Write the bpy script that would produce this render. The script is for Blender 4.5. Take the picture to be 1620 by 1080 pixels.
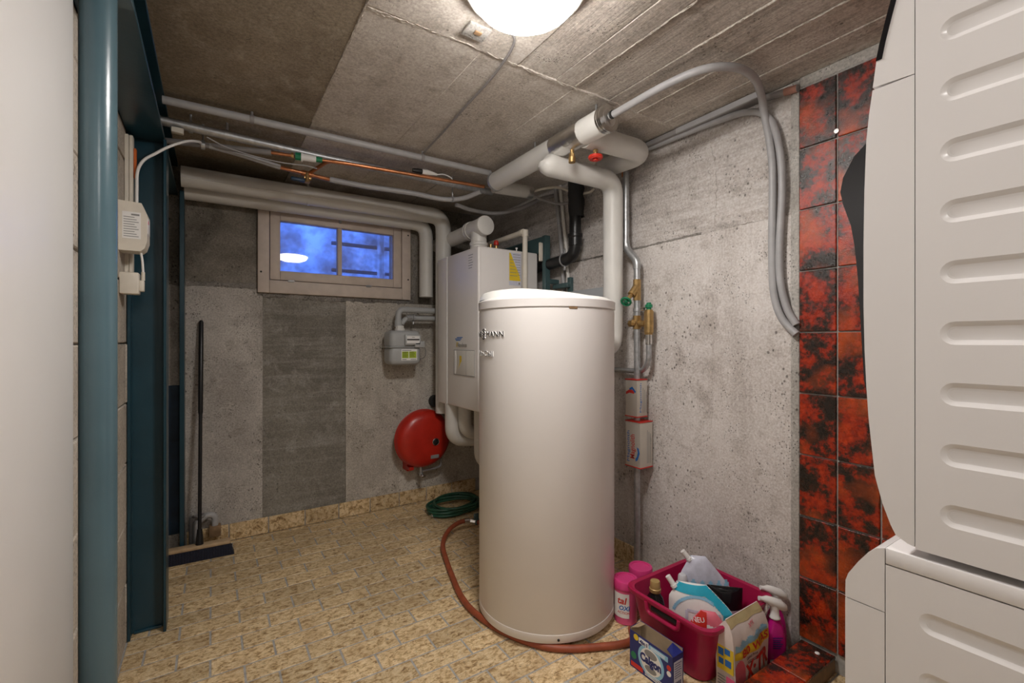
import bpy, bmesh, math, random
from mathutils import Vector, Matrix, Euler
random.seed(7)
scene = bpy.context.scene
C = scene.collection
for o in list(bpy.data.objects): bpy.data.objects.remove(o, do_unlink=True)
PI = math.pi

# ---------------------------------------------------------------- camera
cam_d = bpy.data.cameras.new('camera'); cam = bpy.data.objects.new('camera', cam_d); C.objects.link(cam)
cam_d.sensor_width = 36.0; cam_d.sensor_fit = 'HORIZONTAL'; cam_d.lens = 16.0; cam_d.clip_start = 0.02
cam.location = (0, 0, 1.22)
cam.rotation_euler = (PI/2, 0, -math.radians(33.4))
scene.camera = cam
# ---------------------------------------------------------------- world: blue dusk sky
w = bpy.data.worlds.new('dusk_sky'); scene.world = w; w.use_nodes = True
bg = w.node_tree.nodes['Background']
bg.inputs[0].default_value = (0.10, 0.24, 0.95, 1); bg.inputs[1].default_value = 2.3
# ---------------------------------------------------------------- view
vs = scene.view_settings
vs.view_transform = 'Standard'; vs.look = 'None'; vs.gamma = 1.0; vs.use_curve_mapping = False
vs.exposure = 1.72
LAMP_POWER = 26.0

# ---------------------------------------------------------------- room dimensions
XW, YB, ZC = 1.93, 3.29, 2.25      # right wall, back wall, ceiling
XL, YF = -0.31, -1.30              # left wall, wall behind the viewer

# ================================================================ helpers
class G:
    """collects vertices and faces in world coordinates"""
    def __init__(s): s.v = []; s.f = []
    def add(s, vs, fs, M=None):
        n = len(s.v)
        s.v += [tuple(M @ Vector(p)) if M is not None else tuple(p) for p in vs]
        s.f += [tuple(i+n for i in f) for f in fs]
        return s
    def box(s, x0, x1, y0, y1, z0, z1, M=None):
        vs = [(x,y,z) for z in (z0,z1) for y in (y0,y1) for x in (x0,x1)]
        return s.add(vs, [(0,2,3,1),(4,5,7,6),(0,1,5,4),(2,6,7,3),(0,4,6,2),(1,3,7,5)], M)
    def rbox(s, x0, x1, y0, y1, z0, z1, b=.005, seg=2, M=None):
        bm = bmesh.new(); bmesh.ops.create_cube(bm, size=1)
        for v in bm.verts:
            v.co = Vector(((x0+x1)/2 + v.co.x*(x1-x0), (y0+y1)/2 + v.co.y*(y1-y0), (z0+z1)/2 + v.co.z*(z1-z0)))
        bmesh.ops.bevel(bm, geom=bm.edges[:], offset=b, segments=seg, affect='EDGES', profile=.5)
        bm.verts.index_update()
        s.add([v.co[:] for v in bm.verts], [[v.index for v in f.verts] for f in bm.faces], M); bm.free()
        return s
    def tube(s, pts, r, seg=16, cap=True, M=None):
        pts = [Vector(p) for p in pts]; n = len(pts)
        rs = r if isinstance(r, (list, tuple)) else [r]*n
        ts = []
        for i in range(n):
            a = pts[max(i-1,0)]; b = pts[min(i+1,n-1)]; ts.append((b-a).normalized())
        up = Vector((0,0,1)) if abs(ts[0].z) < .9 else Vector((1,0,0))
        nrm = ts[0].cross(up).normalized(); vs = []; fs = []
        for i in range(n):
            if i: nrm = (nrm - ts[i]*nrm.dot(ts[i])).normalized()
            bn = ts[i].cross(nrm)
            for k in range(seg):
                a = 2*PI*k/seg; vs.append(tuple(pts[i] + (nrm*math.cos(a) + bn*math.sin(a))*rs[i]))
        for i in range(n-1):
            for k in range(seg):
                k2 = (k+1)%seg; fs.append((i*seg+k, i*seg+k2, (i+1)*seg+k2, (i+1)*seg+k))
        if cap: fs.append(tuple(range(seg-1,-1,-1))); fs.append(tuple((n-1)*seg+k for k in range(seg)))
        return s.add(vs, fs, M)
    def cyl(s, p0, p1, r, seg=20, r1=None, M=None):
        return s.tube([p0, p1], [r, r if r1 is None else r1], seg, True, M)
    def lathe(s, prof, c=(0,0,0), axis='Z', seg=32, M=None, cap=True):
        vs = []; fs = []; n = len(prof); cx, cy, cz = c
        for (r, h) in prof:
            for k in range(seg):
                a = 2*PI*k/seg; x, y = r*math.cos(a), r*math.sin(a)
                vs.append((cx+x, cy+y, cz+h) if axis == 'Z' else (cx+x, cy+h, cz+y) if axis == 'Y' else (cx+h, cy+x, cz+y))
        for i in range(n-1):
            for k in range(seg):
                k2 = (k+1)%seg; fs.append((i*seg+k, i*seg+k2, (i+1)*seg+k2, (i+1)*seg+k))
        if cap: fs.append(tuple(range(seg))); fs.append(tuple((n-1)*seg+k for k in range(seg)))
        return s.add(vs, fs, M)
    def prism(s, poly, lo, hi, axis='X', M=None):
        n = len(poly)
        mk = {'X': lambda p,h: (h,p[0],p[1]), 'Y': lambda p,h: (p[0],h,p[1]), 'Z': lambda p,h: (p[0],p[1],h)}[axis]
        vs = [mk(p,lo) for p in poly] + [mk(p,hi) for p in poly]
        fs = [tuple(range(n)), tuple(range(2*n-1,n-1,-1))] + [(i,(i+1)%n,n+(i+1)%n,n+i) for i in range(n)]
        return s.add(vs, fs, M)
    def torus(s, c, R, r, axis='Z', seg=28, ss=10, a0=0, a1=2*PI, M=None):
        pts = []
        for i in range(seg+1):
            a = a0+(a1-a0)*i/seg; x, y = R*math.cos(a), R*math.sin(a)
            pts.append((c[0]+x,c[1]+y,c[2]) if axis=='Z' else (c[0]+x,c[1],c[2]+y) if axis=='Y' else (c[0],c[1]+x,c[2]+y))
        return s.tube(pts, r, ss, True, M)

def fillet(pts, r, n=6):
    pts = [Vector(p) for p in pts]; out = [pts[0]]
    for i in range(1, len(pts)-1):
        p, a, b = pts[i], pts[i-1], pts[i+1]
        d1 = (a-p); d2 = (b-p); rr = min(r, d1.length*.49, d2.length*.49)
        s, e = p + d1.normalized()*rr, p + d2.normalized()*rr
        for k in range(n+1):
            t = k/n; out.append(s*(1-t)**2 + p*2*t*(1-t) + e*t*t)
    return out + [pts[-1]]
def spline(pts, n=8):
    P = [Vector(p) for p in pts]; P = [P[0]*2-P[1]] + P + [P[-1]*2-P[-2]]; out = []
    for i in range(1, len(P)-2):
        for k in range(n):
            t = k/n; a,b,c,d = P[i-1],P[i],P[i+1],P[i+2]
            out.append(.5*((2*b)+(c-a)*t+(2*a-5*b+4*c-d)*t*t+(3*b-a-3*c+d)*t**3))
    return out + [P[-2]]

def meshdata(name, g, m, off, angle=38):
    me = bpy.data.meshes.new(name)
    me.from_pydata([(x-off[0], y-off[1], z-off[2]) for x,y,z in g.v], [], g.f)
    bm = bmesh.new(); bm.from_mesh(me); bmesh.ops.recalc_face_normals(bm, faces=bm.faces[:]); bm.to_mesh(me); bm.free()
    me.shade_smooth(); me.set_sharp_from_angle(angle=math.radians(angle))
    me.materials.append(m); return me
ORI = {}
def tag(o, label=None, cat=None, group=None, kind=None):
    for k, v in (('label',label),('category',cat),('group',group),('kind',kind)):
        if v: o[k] = v
    return o
def obj(name, g, m, parent=None, label=None, cat=None, group=None, kind=None, angle=38):
    """one mesh object; a child shares the origin of its parent, a top-level one sits at its own base"""
    if parent is None:
        xs, ys, zs = zip(*g.v); off = ((min(xs)+max(xs))/2, (min(ys)+max(ys))/2, min(zs))
    else: off = ORI[parent.name]
    o = bpy.data.objects.new(name, meshdata(name, g, m, off, angle)); C.objects.link(o)
    ORI[o.name] = off
    if parent is None: o.location = off
    else: o.parent = parent
    return tag(o, label, cat, group, kind)
def thing(name, loc, label, cat, group=None, kind=None):
    o = bpy.data.objects.new(name, None); C.objects.link(o); o.empty_display_size = .05
    o.location = loc; ORI[o.name] = tuple(loc)
    return tag(o, label, cat, group, kind)
def inst(name, me, parent, pos, rot=(0,0,0)):
    """a piece with shared mesh data at a place of its own"""
    o = bpy.data.objects.new(name, me); C.objects.link(o); o.parent = parent
    q = ORI[parent.name]; o.location = (pos[0]-q[0], pos[1]-q[1], pos[2]-q[2]); o.rotation_euler = rot
    return o
def text(g, body, size, fn, extrude=.0004, bold=0.0, align='LEFT', shear=0.0, sx=1.0, width=None):
    """lettering as mesh; fn maps (x along, y up, z out) to the world"""
    cu = bpy.data.curves.new('lettering', 'FONT'); cu.body = body; cu.size = size; cu.extrude = extrude
    cu.offset = bold; cu.align_x = align; cu.shear = shear; cu.resolution_u = 3
    t = bpy.data.objects.new('lettering', cu); C.objects.link(t)
    me = bpy.data.meshes.new_from_object(t.evaluated_get(bpy.context.evaluated_depsgraph_get()))
    if width:
        xs = [v.co.x for v in me.vertices]; sx = width/(max(xs)-min(xs))
    g.add([tuple(fn(v.co.x*sx, v.co.y, v.co.z)) for v in me.vertices], [tuple(p.vertices) for p in me.polygons])
    bpy.data.objects.remove(t); bpy.data.curves.remove(cu); bpy.data.meshes.remove(me)
    return g
def plane(o, r, u):
    """frame on a flat face: origin, right, up -> mapping with the face's outward normal"""
    o = Vector(o); r = Vector(r).normalized(); u = Vector(u).normalized(); n = r.cross(u)
    return lambda x, y, z: o + r*x + u*y + n*z
def slab(g, fn, x0, x1, y0, y1, h=.0005):
    vs = [fn(x,y,z) for z in (-.0005,h) for y in (y0,y1) for x in (x0,x1)]
    return g.add([tuple(v) for v in vs], [(0,2,3,1),(4,5,7,6),(0,1,5,4),(2,6,7,3),(0,4,6,2),(1,3,7,5)])
def shape(g, fn, poly, h=.0005, z0=-.0005):
    n = len(poly); vs = [tuple(fn(x,y,z0)) for x,y in poly] + [tuple(fn(x,y,h)) for x,y in poly]
    return g.add(vs, [tuple(range(n)), tuple(range(2*n-1,n-1,-1))] + [(i,(i+1)%n,n+(i+1)%n,n+i) for i in range(n)])
def disc(cx, cy, rx, ry=None, n=24):
    ry = ry or rx
    return [(cx+rx*math.cos(2*PI*k/n), cy+ry*math.sin(2*PI*k/n)) for k in range(n)]

# ================================================================ materials
class N:
    def __init__(s, name):
        s.m = bpy.data.materials.new(name); s.m.use_nodes = True; s.t = s.m.node_tree
        s.b = s.t.nodes['Principled BSDF']; s.geo = None
    def n(s, t, **kw):
        x = s.t.nodes.new(t)
        for k, v in kw.items(): setattr(x, k, v)
        return x
    def lk(s, a, b): s.t.links.new(a, b)
    def pos(s, sc=(1,1,1)):
        if s.geo is None: s.geo = s.n('ShaderNodeNewGeometry')
        mp = s.n('ShaderNodeMapping'); mp.inputs['Scale'].default_value = sc
        s.lk(s.geo.outputs['Position'], mp.inputs[0]); return mp.outputs[0]
    def noise(s, scale, det=4, rough=.55, sc=(1,1,1), dist=0):
        x = s.n('ShaderNodeTexNoise'); x.inputs['Scale'].default_value = scale; x.inputs['Detail'].default_value = det
        x.inputs['Roughness'].default_value = rough; x.inputs['Distortion'].default_value = dist
        s.lk(s.pos(sc), x.inputs['Vector']); return x.outputs['Fac']
    def voro(s, scale, sc=(1,1,1), feat='F1'):
        x = s.n('ShaderNodeTexVoronoi'); x.feature = feat; x.inputs['Scale'].default_value = scale
        s.lk(s.pos(sc), x.inputs['Vector']); return x.outputs['Distance']
    def ramp(s, fac, stops, interp='LINEAR'):
        x = s.n('ShaderNodeValToRGB'); x.color_ramp.interpolation = interp; e = x.color_ramp.elements
        while len(e) < len(stops): e.new(.5)
        for i, (p, c) in enumerate(stops):
            e[i].position = p; e[i].color = (c,c,c,1) if not isinstance(c, (tuple,list)) else (*c,1)
        s.lk(fac, x.inputs[0]); return x.outputs[0]
    def mix(s, fac, a, b, mode='MIX'):
        x = s.n('ShaderNodeMix', data_type='RGBA', blend_type=mode)
        for i, v in ((0,fac),(6,a),(7,b)):
            if isinstance(v, (int,float)): x.inputs[i].default_value = v
            elif isinstance(v, tuple): x.inputs[i].default_value = (*v,1)
            else: s.lk(v, x.inputs[i])
        return x.outputs[2]
    def math(s, op, a, b=0.):
        x = s.n('ShaderNodeMath', operation=op)
        for i, v in ((0,a),(1,b)):
            if isinstance(v, (int,float)): x.inputs[i].default_value = v
            else: s.lk(v, x.inputs[i])
        return x.outputs[0]
    def bump(s, h, strength=.3, dist=.01):
        x = s.n('ShaderNodeBump'); x.inputs['Strength'].default_value = strength; x.inputs['Distance'].default_value = dist
        s.lk(h, x.inputs['Height']); s.lk(x.outputs[0], s.b.inputs['Normal'])
    def color(s, c):
        if isinstance(c, tuple): s.b.inputs['Base Color'].default_value = (*c,1)
        else: s.lk(c, s.b.inputs['Base Color'])
    def rough(s, r):
        if isinstance(r, (int,float)): s.b.inputs['Roughness'].default_value = r
        else: s.lk(r, s.b.inputs['Roughness'])
    def metal(s, v): s.b.inputs['Metallic'].default_value = v

def plain(name, c, rough=.5, metal=0, var=.06, scale=18, bump=0, bscale=120, coat=0, spec=None):
    """paint, plastic or metal with a slight procedural unevenness"""
    m = N(name); f = m.noise(scale, 3)
    lo = tuple(max(0,x*(1-var)) for x in c); hi = tuple(min(1,x*(1+var)) for x in c)
    m.color(m.ramp(f, [(.3,lo),(.7,hi)])); m.rough(rough); m.metal(metal)
    if bump: m.bump(m.noise(bscale, 2), bump, .002)
    if coat: m.b.inputs['Coat Weight'].default_value = coat; m.b.inputs['Coat Roughness'].default_value = .08
    if spec is not None: m.b.inputs['Specular IOR Level'].default_value = spec
    return m.m

def concrete(name, dark, light, stain, streak=(9,9,1.2), pits=1.0, grain=None, stain_amt=.5, rough=.85, bstr=.5):
    """cast concrete: cloudy tone, stains, streaks, scattered air holes and specks"""
    m = N(name)
    big = m.noise(1.7, 6, .62, dist=.4); mid = m.noise(9, 7, .7, dist=.3); fine = m.noise(110, 4, .7)
    st = m.noise(1.0, 6, .65, streak, .5)
    c = m.mix(m.ramp(big, [(.36,0.),(.64,1.)]), dark, light)
    c = m.mix(m.math('MULTIPLY', m.ramp(st, [(.48,0.),(.70,1.)]), stain_amt), c, stain)
    c = m.mix(m.math('MULTIPLY', m.ramp(mid, [(.52,0.),(.68,1.)]), .6), c, stain)
    c = m.mix(m.math('MULTIPLY', m.ramp(m.noise(14, 6, .75), [(.56,0.),(.72,1.)]), .35), c, tuple(min(1,x*1.35) for x in light))
    c = m.mix(.55, c, m.ramp(fine, [(.3,.2),(.7,.8)]), 'OVERLAY')
    h = m.math('ADD', m.math('MULTIPLY', mid, .5), m.math('MULTIPLY', fine, .25))
    for sc, r0, r1, s0, d in ((38,.13,.22,.50,4.5),(95,.16,.30,.50,8.0),(15,.05,.085,.54,3.0)):
        vo = m.voro(sc, (1,1,.8)); sel = m.noise(d, 4, .6)
        pit = m.math('MULTIPLY', m.ramp(vo, [(r0,1.),(r1,0.)]), m.ramp(sel, [(s0+.06-.05*pits,0.),(s0+.14-.05*pits,1.)]))
        c = m.mix(m.math('MULTIPLY', pit, .75), c, tuple(x*.35 for x in stain))
        h = m.math('SUBTRACT', h, m.math('MULTIPLY', pit, .6))
    if grain:
        gr = m.noise(1.0, 6, .7, grain, .8)
        c = m.mix(.40, c, m.ramp(gr, [(.35,.25),(.65,.75)]), 'OVERLAY')
        h = m.math('ADD', h, m.math('MULTIPLY', gr, .8))
    m.color(c); m.rough(rough); m.bump(h, bstr, .008)
    return m.m

M = {}
M['conc_right'] = concrete('concrete_pale', (.52,.475,.445), (.70,.66,.63), (.36,.315,.28), (10,10,.9), 1.5, stain_amt=.4)
M['conc_right_up'] = concrete('concrete_pale_boarded', (.47,.43,.40), (.62,.58,.55), (.29,.255,.22), (2,2,10), 1.1, (2.5,2.5,40), stain_amt=.32)
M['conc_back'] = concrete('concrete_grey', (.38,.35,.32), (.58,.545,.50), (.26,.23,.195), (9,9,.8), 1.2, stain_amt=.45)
M['conc_back_warm'] = concrete('concrete_warm', (.44,.405,.355), (.62,.58,.515), (.31,.27,.22), (9,9,.8), 1.0, stain_amt=.35)
M['conc_patch'] = concrete('concrete_damp', (.17,.155,.13), (.27,.25,.215), (.38,.36,.325), (1.6,1.6,22), .6, stain_amt=.5)
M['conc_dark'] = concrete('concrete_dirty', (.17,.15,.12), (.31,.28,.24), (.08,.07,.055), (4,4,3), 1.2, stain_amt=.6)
M['ceil_a'] = concrete('ceiling_brown', (.20,.16,.11), (.33,.275,.205), (.42,.365,.285), (2.5,2.5,2.5), -.2, None, stain_amt=.35)
M['ceil_b'] = concrete('ceiling_grey', (.47,.42,.365), (.66,.61,.55), (.32,.27,.215), (9,1.6,9), -.4, None, stain_amt=.4)
M['ceil_c'] = concrete('ceiling_boarded', (.43,.38,.33), (.62,.57,.51), (.25,.21,.165), (16,1.2,16), .1, (60,4,60), stain_amt=.5, bstr=.6)
M['joint'] = concrete('mortar', (.36,.34,.31), (.50,.48,.45), (.24,.22,.19), (6,6,6), .8)
M['block'] = concrete('masonry_block', (.42,.37,.31), (.56,.505,.43), (.30,.26,.21), (6,6,3), .8, stain_amt=.35)
M['rough_seam'] = concrete('honeycomb_concrete', (.17,.155,.135), (.36,.335,.305), (.09,.08,.07), (8,8,8), 2.2, bstr=1.)
M['dark_gap'] = plain('dark_gap', (.02,.018,.016), .9)

def tile_floor():
    m = N('beige_speckled_tile'); oi = m.n('ShaderNodeObjectInfo')
    a = m.noise(34, 7, .75, (1,1.7,1), .6); b = m.noise(90, 5, .75, (1,1.5,1)); d = m.noise(7, 4, .6)
    c = m.ramp(a, [(.35,(.17,.095,.04)),(.43,(.45,.295,.135)),(.51,(.72,.545,.31)),(.66,(.84,.69,.46))])
    c = m.mix(m.ramp(b, [(.55,0.),(.63,.7)]), c, (.40,.24,.105))
    c = m.mix(m.ramp(d, [(.50,0.),(.70,.45)]), c, (.40,.26,.13))
    c = m.mix(m.ramp(m.noise(62, 6, .8, (1,1.7,1), .8), [(.585,0.),(.65,.92)]), c, (.060,.040,.026))
    hs = m.n('ShaderNodeHueSaturation'); m.lk(c, hs.inputs['Color'])
    m.lk(m.math('ADD', m.math('MULTIPLY', oi.outputs['Random'], .28), .86), hs.inputs['Value'])
    m.color(hs.outputs[0]); m.rough(.55); m.bump(m.math('ADD', a, m.math('MULTIPLY', b, .5)), .35, .004)
    return m.m
def tile_red():
    m = N('red_black_glazed_tile'); oi = m.n('ShaderNodeObjectInfo')
    sh = m.n('ShaderNodeVectorMath', operation='ADD'); cv = m.n('ShaderNodeCombineXYZ')
    r = m.math('MULTIPLY', oi.outputs['Random'], 7.)
    for i in range(3): m.lk(r, cv.inputs[i])
    m.lk(m.pos(), sh.inputs[0]); m.lk(cv.outputs[0], sh.inputs[1])
    def nz(sc, det, rg):
        x = m.n('ShaderNodeTexNoise'); x.inputs['Scale'].default_value = sc; x.inputs['Detail'].default_value = det; x.inputs['Roughness'].default_value = rg
        m.lk(sh.outputs[0], x.inputs['Vector']); return x.outputs['Fac']
    a = nz(11, 8, .72); b = nz(60, 5, .7); cc = nz(5, 3, .5)
    f = m.math('ADD', m.math('MULTIPLY', a, .8), m.math('MULTIPLY', b, .2))
    c = m.ramp(f, [(.43,(.016,.011,.008)),(.49,(.045,.017,.010)),(.535,(.27,.018,.005)),(.66,(.58,.05,.006))])
    c = m.mix(m.ramp(cc, [(.5,0.),(.68,.8)]), c, m.mix(f, (.30,.03,.006), (.72,.13,.016)))
    m.color(c); m.rough(m.ramp(b, [(.35,.16),(.65,.38)]))
    m.bump(m.math('ADD', nz(260, 3, .6), m.math('MULTIPLY', a, .08)), .5, .0022)
    return m.m
M['tile_floor'] = tile_floor(); M['tile_red'] = tile_red()
M['grout'] = plain('grey_grout', (.40,.385,.36), .9, var=.2, scale=40, bump=.3)
M['enamel'] = plain('white_enamel', (.80,.768,.745), .34, var=.015, scale=3)
M['machine'] = plain('white_machine_enamel', (.77,.745,.735), .28, var=.012, scale=3)
M['plastic_w'] = plain('white_plastic', (.74,.72,.68), .4, var=.03)
M['door_w'] = plain('white_door_paint', (.76,.735,.71), .33, var=.02, scale=4, bump=.06, bscale=240)
M['insul'] = plain('white_pvc_jacket', (.66,.645,.61), .42, var=.05, scale=6)
M['insul_new'] = plain('bright_pvc_jacket', (.80,.79,.75), .4, var=.02)
M['stain'] = plain('rust_stain', (.42,.21,.16), .6, var=.2)
M['grey_pipe'] = plain('grey_pvc_pipe', (.40,.395,.40), .42, var=.08)
M['grey_dark'] = plain('dark_grey_pipe', (.27,.255,.25), .45, var=.1)
M['galv'] = plain('galvanised_steel', (.46,.47,.48), .42, .75, var=.2, scale=45)
M['chrome'] = plain('bright_metal', (.72,.71,.69), .22, 1., var=.1)
M['foil'] = plain('aluminium_foil', (.78,.77,.75), .28, 1., var=.08, bump=.9, bscale=55)
M['copper'] = plain('copper', (.62,.26,.12), .33, .9, var=.2, scale=30)
M['brass'] = plain('brass', (.50,.33,.14), .38, .85, var=.2, scale=40)
M['teal'] = plain('teal_gloss_paint', (.014,.050,.072), .28, var=.15, scale=5, bump=.12, bscale=60)
M['teal_tube'] = plain('blue_grey_gloss_paint', (.080,.140,.168), .25, var=.10, scale=4, bump=.12, bscale=70)
M['teal_frame'] = plain('green_grey_paint', (.055,.105,.11), .4, var=.1)
M['blue_paint'] = plain('dark_blue_paint', (.008,.035,.075), .45, var=.3, scale=12)
M['black'] = plain('black_plastic', (.012,.012,.013), .35, var=.2)
M['black_gloss'] = plain('black_gloss_plastic', (.010,.010,.012), .12, var=.2)
M['rubber'] = plain('black_rubber', (.02,.02,.02), .7)
M['bristle'] = plain('dark_bristles', (.012,.014,.03), .8, var=.4, scale=200)
M['wood'] = plain('pale_wood', (.52,.37,.22), .6, var=.15, scale=30)
M['brown_wood'] = plain('brown_wood', (.23,.14,.07), .6, var=.3, scale=25)
M['win_paint'] = plain('old_cream_paint', (.60,.51,.44), .5, var=.08, scale=14, bump=.15)
M['red_vessel'] = plain('red_enamel', (.48,.022,.012), .3, var=.08)
M['red_plastic'] = plain('red_plastic', (.62,.03,.015), .4)
M['green_plastic'] = plain('green_plastic', (.01,.20,.09), .4)
M['green_hose'] = plain('green_hose_rubber', (.02,.085,.05), .4, var=.3)
M['red_hose'] = plain('brick_red_hose', (.30,.068,.028), .5, var=.18, scale=25)
M['meter_grey'] = plain('meter_grey', (.42,.43,.43), .4, var=.04)
M['orange'] = plain('orange_plastic', (.60,.13,.02), .5)
M['cabinet'] = plain('grey_cabinet', (.42,.44,.46), .45, var=.03)
M['basket'] = plain('magenta_basket_plastic', (.50,.012,.085), .35, var=.08, spec=.4)
M['basket'].node_tree.nodes['Principled BSDF'].inputs['Transmission Weight'].default_value = .25
M['pink_lid'] = plain('pink_lid', (.68,.05,.22), .4)
M['pink_can'] = plain('pink_can', (.72,.10,.24), .4)
M['pink_print'] = plain('rose_print', (.74,.16,.22), .4)
M['magenta'] = plain('magenta_bottle', (.62,.012,.26), .2)
M['white'] = plain('white_print', (.85,.84,.82), .45, var=.02)
M['lilac'] = plain('pale_lilac_film', (.62,.63,.74), .25, var=.12, scale=30)
M['cyan'] = plain('cyan_print', (.03,.44,.62), .3, var=.1)
M['ltblue'] = plain('light_blue_print', (.28,.55,.74), .4)
M['navy'] = plain('navy_card', (.012,.022,.16), .4, var=.15)
M['card'] = plain('brown_card', (.42,.31,.19), .8, var=.12)
M['red_print'] = plain('red_print', (.62,.03,.02), .45)
M['yellow'] = plain('yellow_print', (.80,.58,.03), .45)
M['lime'] = plain('yellow_green_print', (.42,.55,.04), .45)
M['ink'] = plain('black_ink', (.02,.02,.02), .5)
M['grey_ink'] = plain('grey_ink', (.25,.25,.25), .5)
M['blue_print'] = plain('blue_print', (.02,.16,.52), .45)
M['gold'] = plain('gold_cap', (.48,.33,.13), .4, .3)
M['paper'] = plain('crumpled_paper_bag', (.76,.67,.63), .6, var=.06, bump=.5, bscale=40)
M['tan'] = plain('tan_paper', (.52,.42,.22), .65, var=.1, bump=.4, bscale=50)
M['clear'] = plain('frosted_cap', (.62,.62,.66), .25)
M['cream'] = plain('cream_plastic', (.72,.67,.58), .45)
M['well'] = plain('render_wall', (.62,.62,.62), .9, var=.35, scale=3)
M['well_dark'] = plain('weathered_rail', (.10,.12,.15), .8, var=.2)

m = N('lamp_glass'); m.color((.9,.9,.88)); m.rough(.3)
m.b.inputs['Emission Color'].default_value = (1., .955, .915, 1); m.b.inputs['Emission Strength'].default_value = LAMP_POWER
M['lamp'] = m.m
M['lamp_fill'] = m.m.copy(); M['lamp_fill'].name = 'lamp_glass_fill'; M['lamp_fill'].node_tree.nodes['Principled BSDF'].inputs['Emission Strength'].default_value = LAMP_POWER*.52
m = N('dirty_window_glass')
out = m.t.nodes['Material Output']; tr = m.n('ShaderNodeBsdfTransparent'); gl = m.n('ShaderNodeBsdfGlossy'); gl.inputs['Roughness'].default_value = .02
df = m.n('ShaderNodeBsdfDiffuse'); fr = m.n('ShaderNodeFresnel'); fr.inputs[0].default_value = 1.5
mx1 = m.n('ShaderNodeMixShader'); mx2 = m.n('ShaderNodeMixShader')
tr.inputs[0].default_value = (.92,.95,1,1); df.inputs[0].default_value = (.30,.27,.22,1)
m.lk(m.ramp(m.math('ADD', m.noise(4.5, 5, .6), m.math('MULTIPLY', m.noise(30, 3), .12)), [(.46,.06),(.74,.55)]), mx1.inputs[0])
m.lk(tr.outputs[0], mx1.inputs[1]); m.lk(df.outputs[0], mx1.inputs[2])
m.lk(fr.outputs[0], mx2.inputs[0]); m.lk(mx1.outputs[0], mx2.inputs[1]); m.lk(gl.outputs[0], mx2.inputs[2])
m.lk(mx2.outputs[0], out.inputs[0]); M['glass'] = m.m

# ================================================================ the setting
def hole_wall(g, x0, x1, z0, z1, hx0, hx1, hz0, hz1, y0, y1):
    g.box(x0,hx0,y0,y1,z0,z1); g.box(hx1,x1,y0,y1,z0,z1); g.box(hx0,hx1,y0,y1,z0,hz0); g.box(hx0,hx1,y0,y1,hz1,z1); return g
def rough_strip(g, path, wid, depth, axis, base, n=40, seed=1):
    """ragged band of broken concrete standing a little proud of a wall; path in wall coordinates"""
    rnd = random.Random(seed); rows = 6; vs = []; fs = []
    for i in range(n+1):
        t = i/n*(len(path)-1); k = min(int(t), len(path)-2); u = t-k
        a = path[k][0]*(1-u)+path[k+1][0]*u; b = path[k][1]*(1-u)+path[k+1][1]*u
        d = Vector((path[k+1][0]-path[k][0], path[k+1][1]-path[k][1])).normalized(); nx, ny = -d.y, d.x
        wv = wid*(.45+.75*rnd.random())
        for j in range(rows+1):
            s = (j/rows-.5)*wv; edge = j in (0, rows)
            h = -.004 if edge else depth*(.15+.85*rnd.random())
            p = (a+nx*s+rnd.uniform(-.3,.3)*wid/rows, b+ny*s)
            vs.append({'X': (base-h, p[0], p[1]), 'Y': (p[0], base-h, p[1]), 'Z': (p[0], p[1], base-h)}[axis])
    for i in range(n):
        for j in range(rows):
            q = i*(rows+1)+j; fs.append((q, q+1, q+rows+2, q+rows+1))
    return g.add(vs, fs)

# ---- floor: grout bed with single tiles
floor = obj('floor', G().box(XL-.2, XW+.2, YF-.2, YB+.25, -.12, -.0025), M['grout'], label='beige speckled tiled basement floor with grey grout', cat='floor', kind='structure')
PX, PY, GAP = .2145, .1045, .0075
def tile_mesh(name, lx, ly, h, m, ch=.0016):
    a, b = lx/2, ly/2
    vs = [(-a,-b,-h),(a,-b,-h),(a,b,-h),(-a,b,-h),(-a,-b,-ch),(a,-b,-ch),(a,b,-ch),(-a,b,-ch),(-a+ch,-b+ch,0),(a-ch,-b+ch,0),(a-ch,b-ch,0),(-a+ch,b-ch,0)]
    fs = [(8,9,10,11)]
    for k in range(4):
        q = (k+1)%4; fs += [(k,q,4+q,4+k),(4+k,4+q,8+q,8+k)]
    g = G().add(vs, fs); return meshdata(name, g, m, (0,0,0), 20)
tcache = {}
rest = G(); rnd = random.Random(3)
r0 = 1.575
for row in range(-28, 18):
    y0 = r0+row*PY; y1 = y0+PY-GAP
    if y1 > YB-.012: y1 = YB-.012
    if y1-y0 < .02: continue
    xs = .642 + (row%2)*PX/2
    for k in range(-7, 9):
        x0, x1 = xs+(k)*PX, xs+(k+1)*PX-GAP
        x0, x1 = max(x0, -.285), min(x1, XW-.006)
        if x1-x0 < .02: continue
        if y0 < .86:
            rest.box(x0, x1, y0, y1, -.01, 0); continue
        key = (round(x1-x0,3), round(y1-y0,3))
        if key not in tcache: tcache[key] = tile_mesh('floor_tile', x1-x0, y1-y0, .010, M['tile_floor'])
        inst('floor_tile', tcache[key], floor, ((x0+x1)/2, (y0+y1)/2, rnd.uniform(-.0008,.0006)), (rnd.uniform(-.004,.004), rnd.uniform(-.003,.003), 0))
obj('floor_tile_field', rest, M['tile_floor'], floor, kind='stuff')

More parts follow.
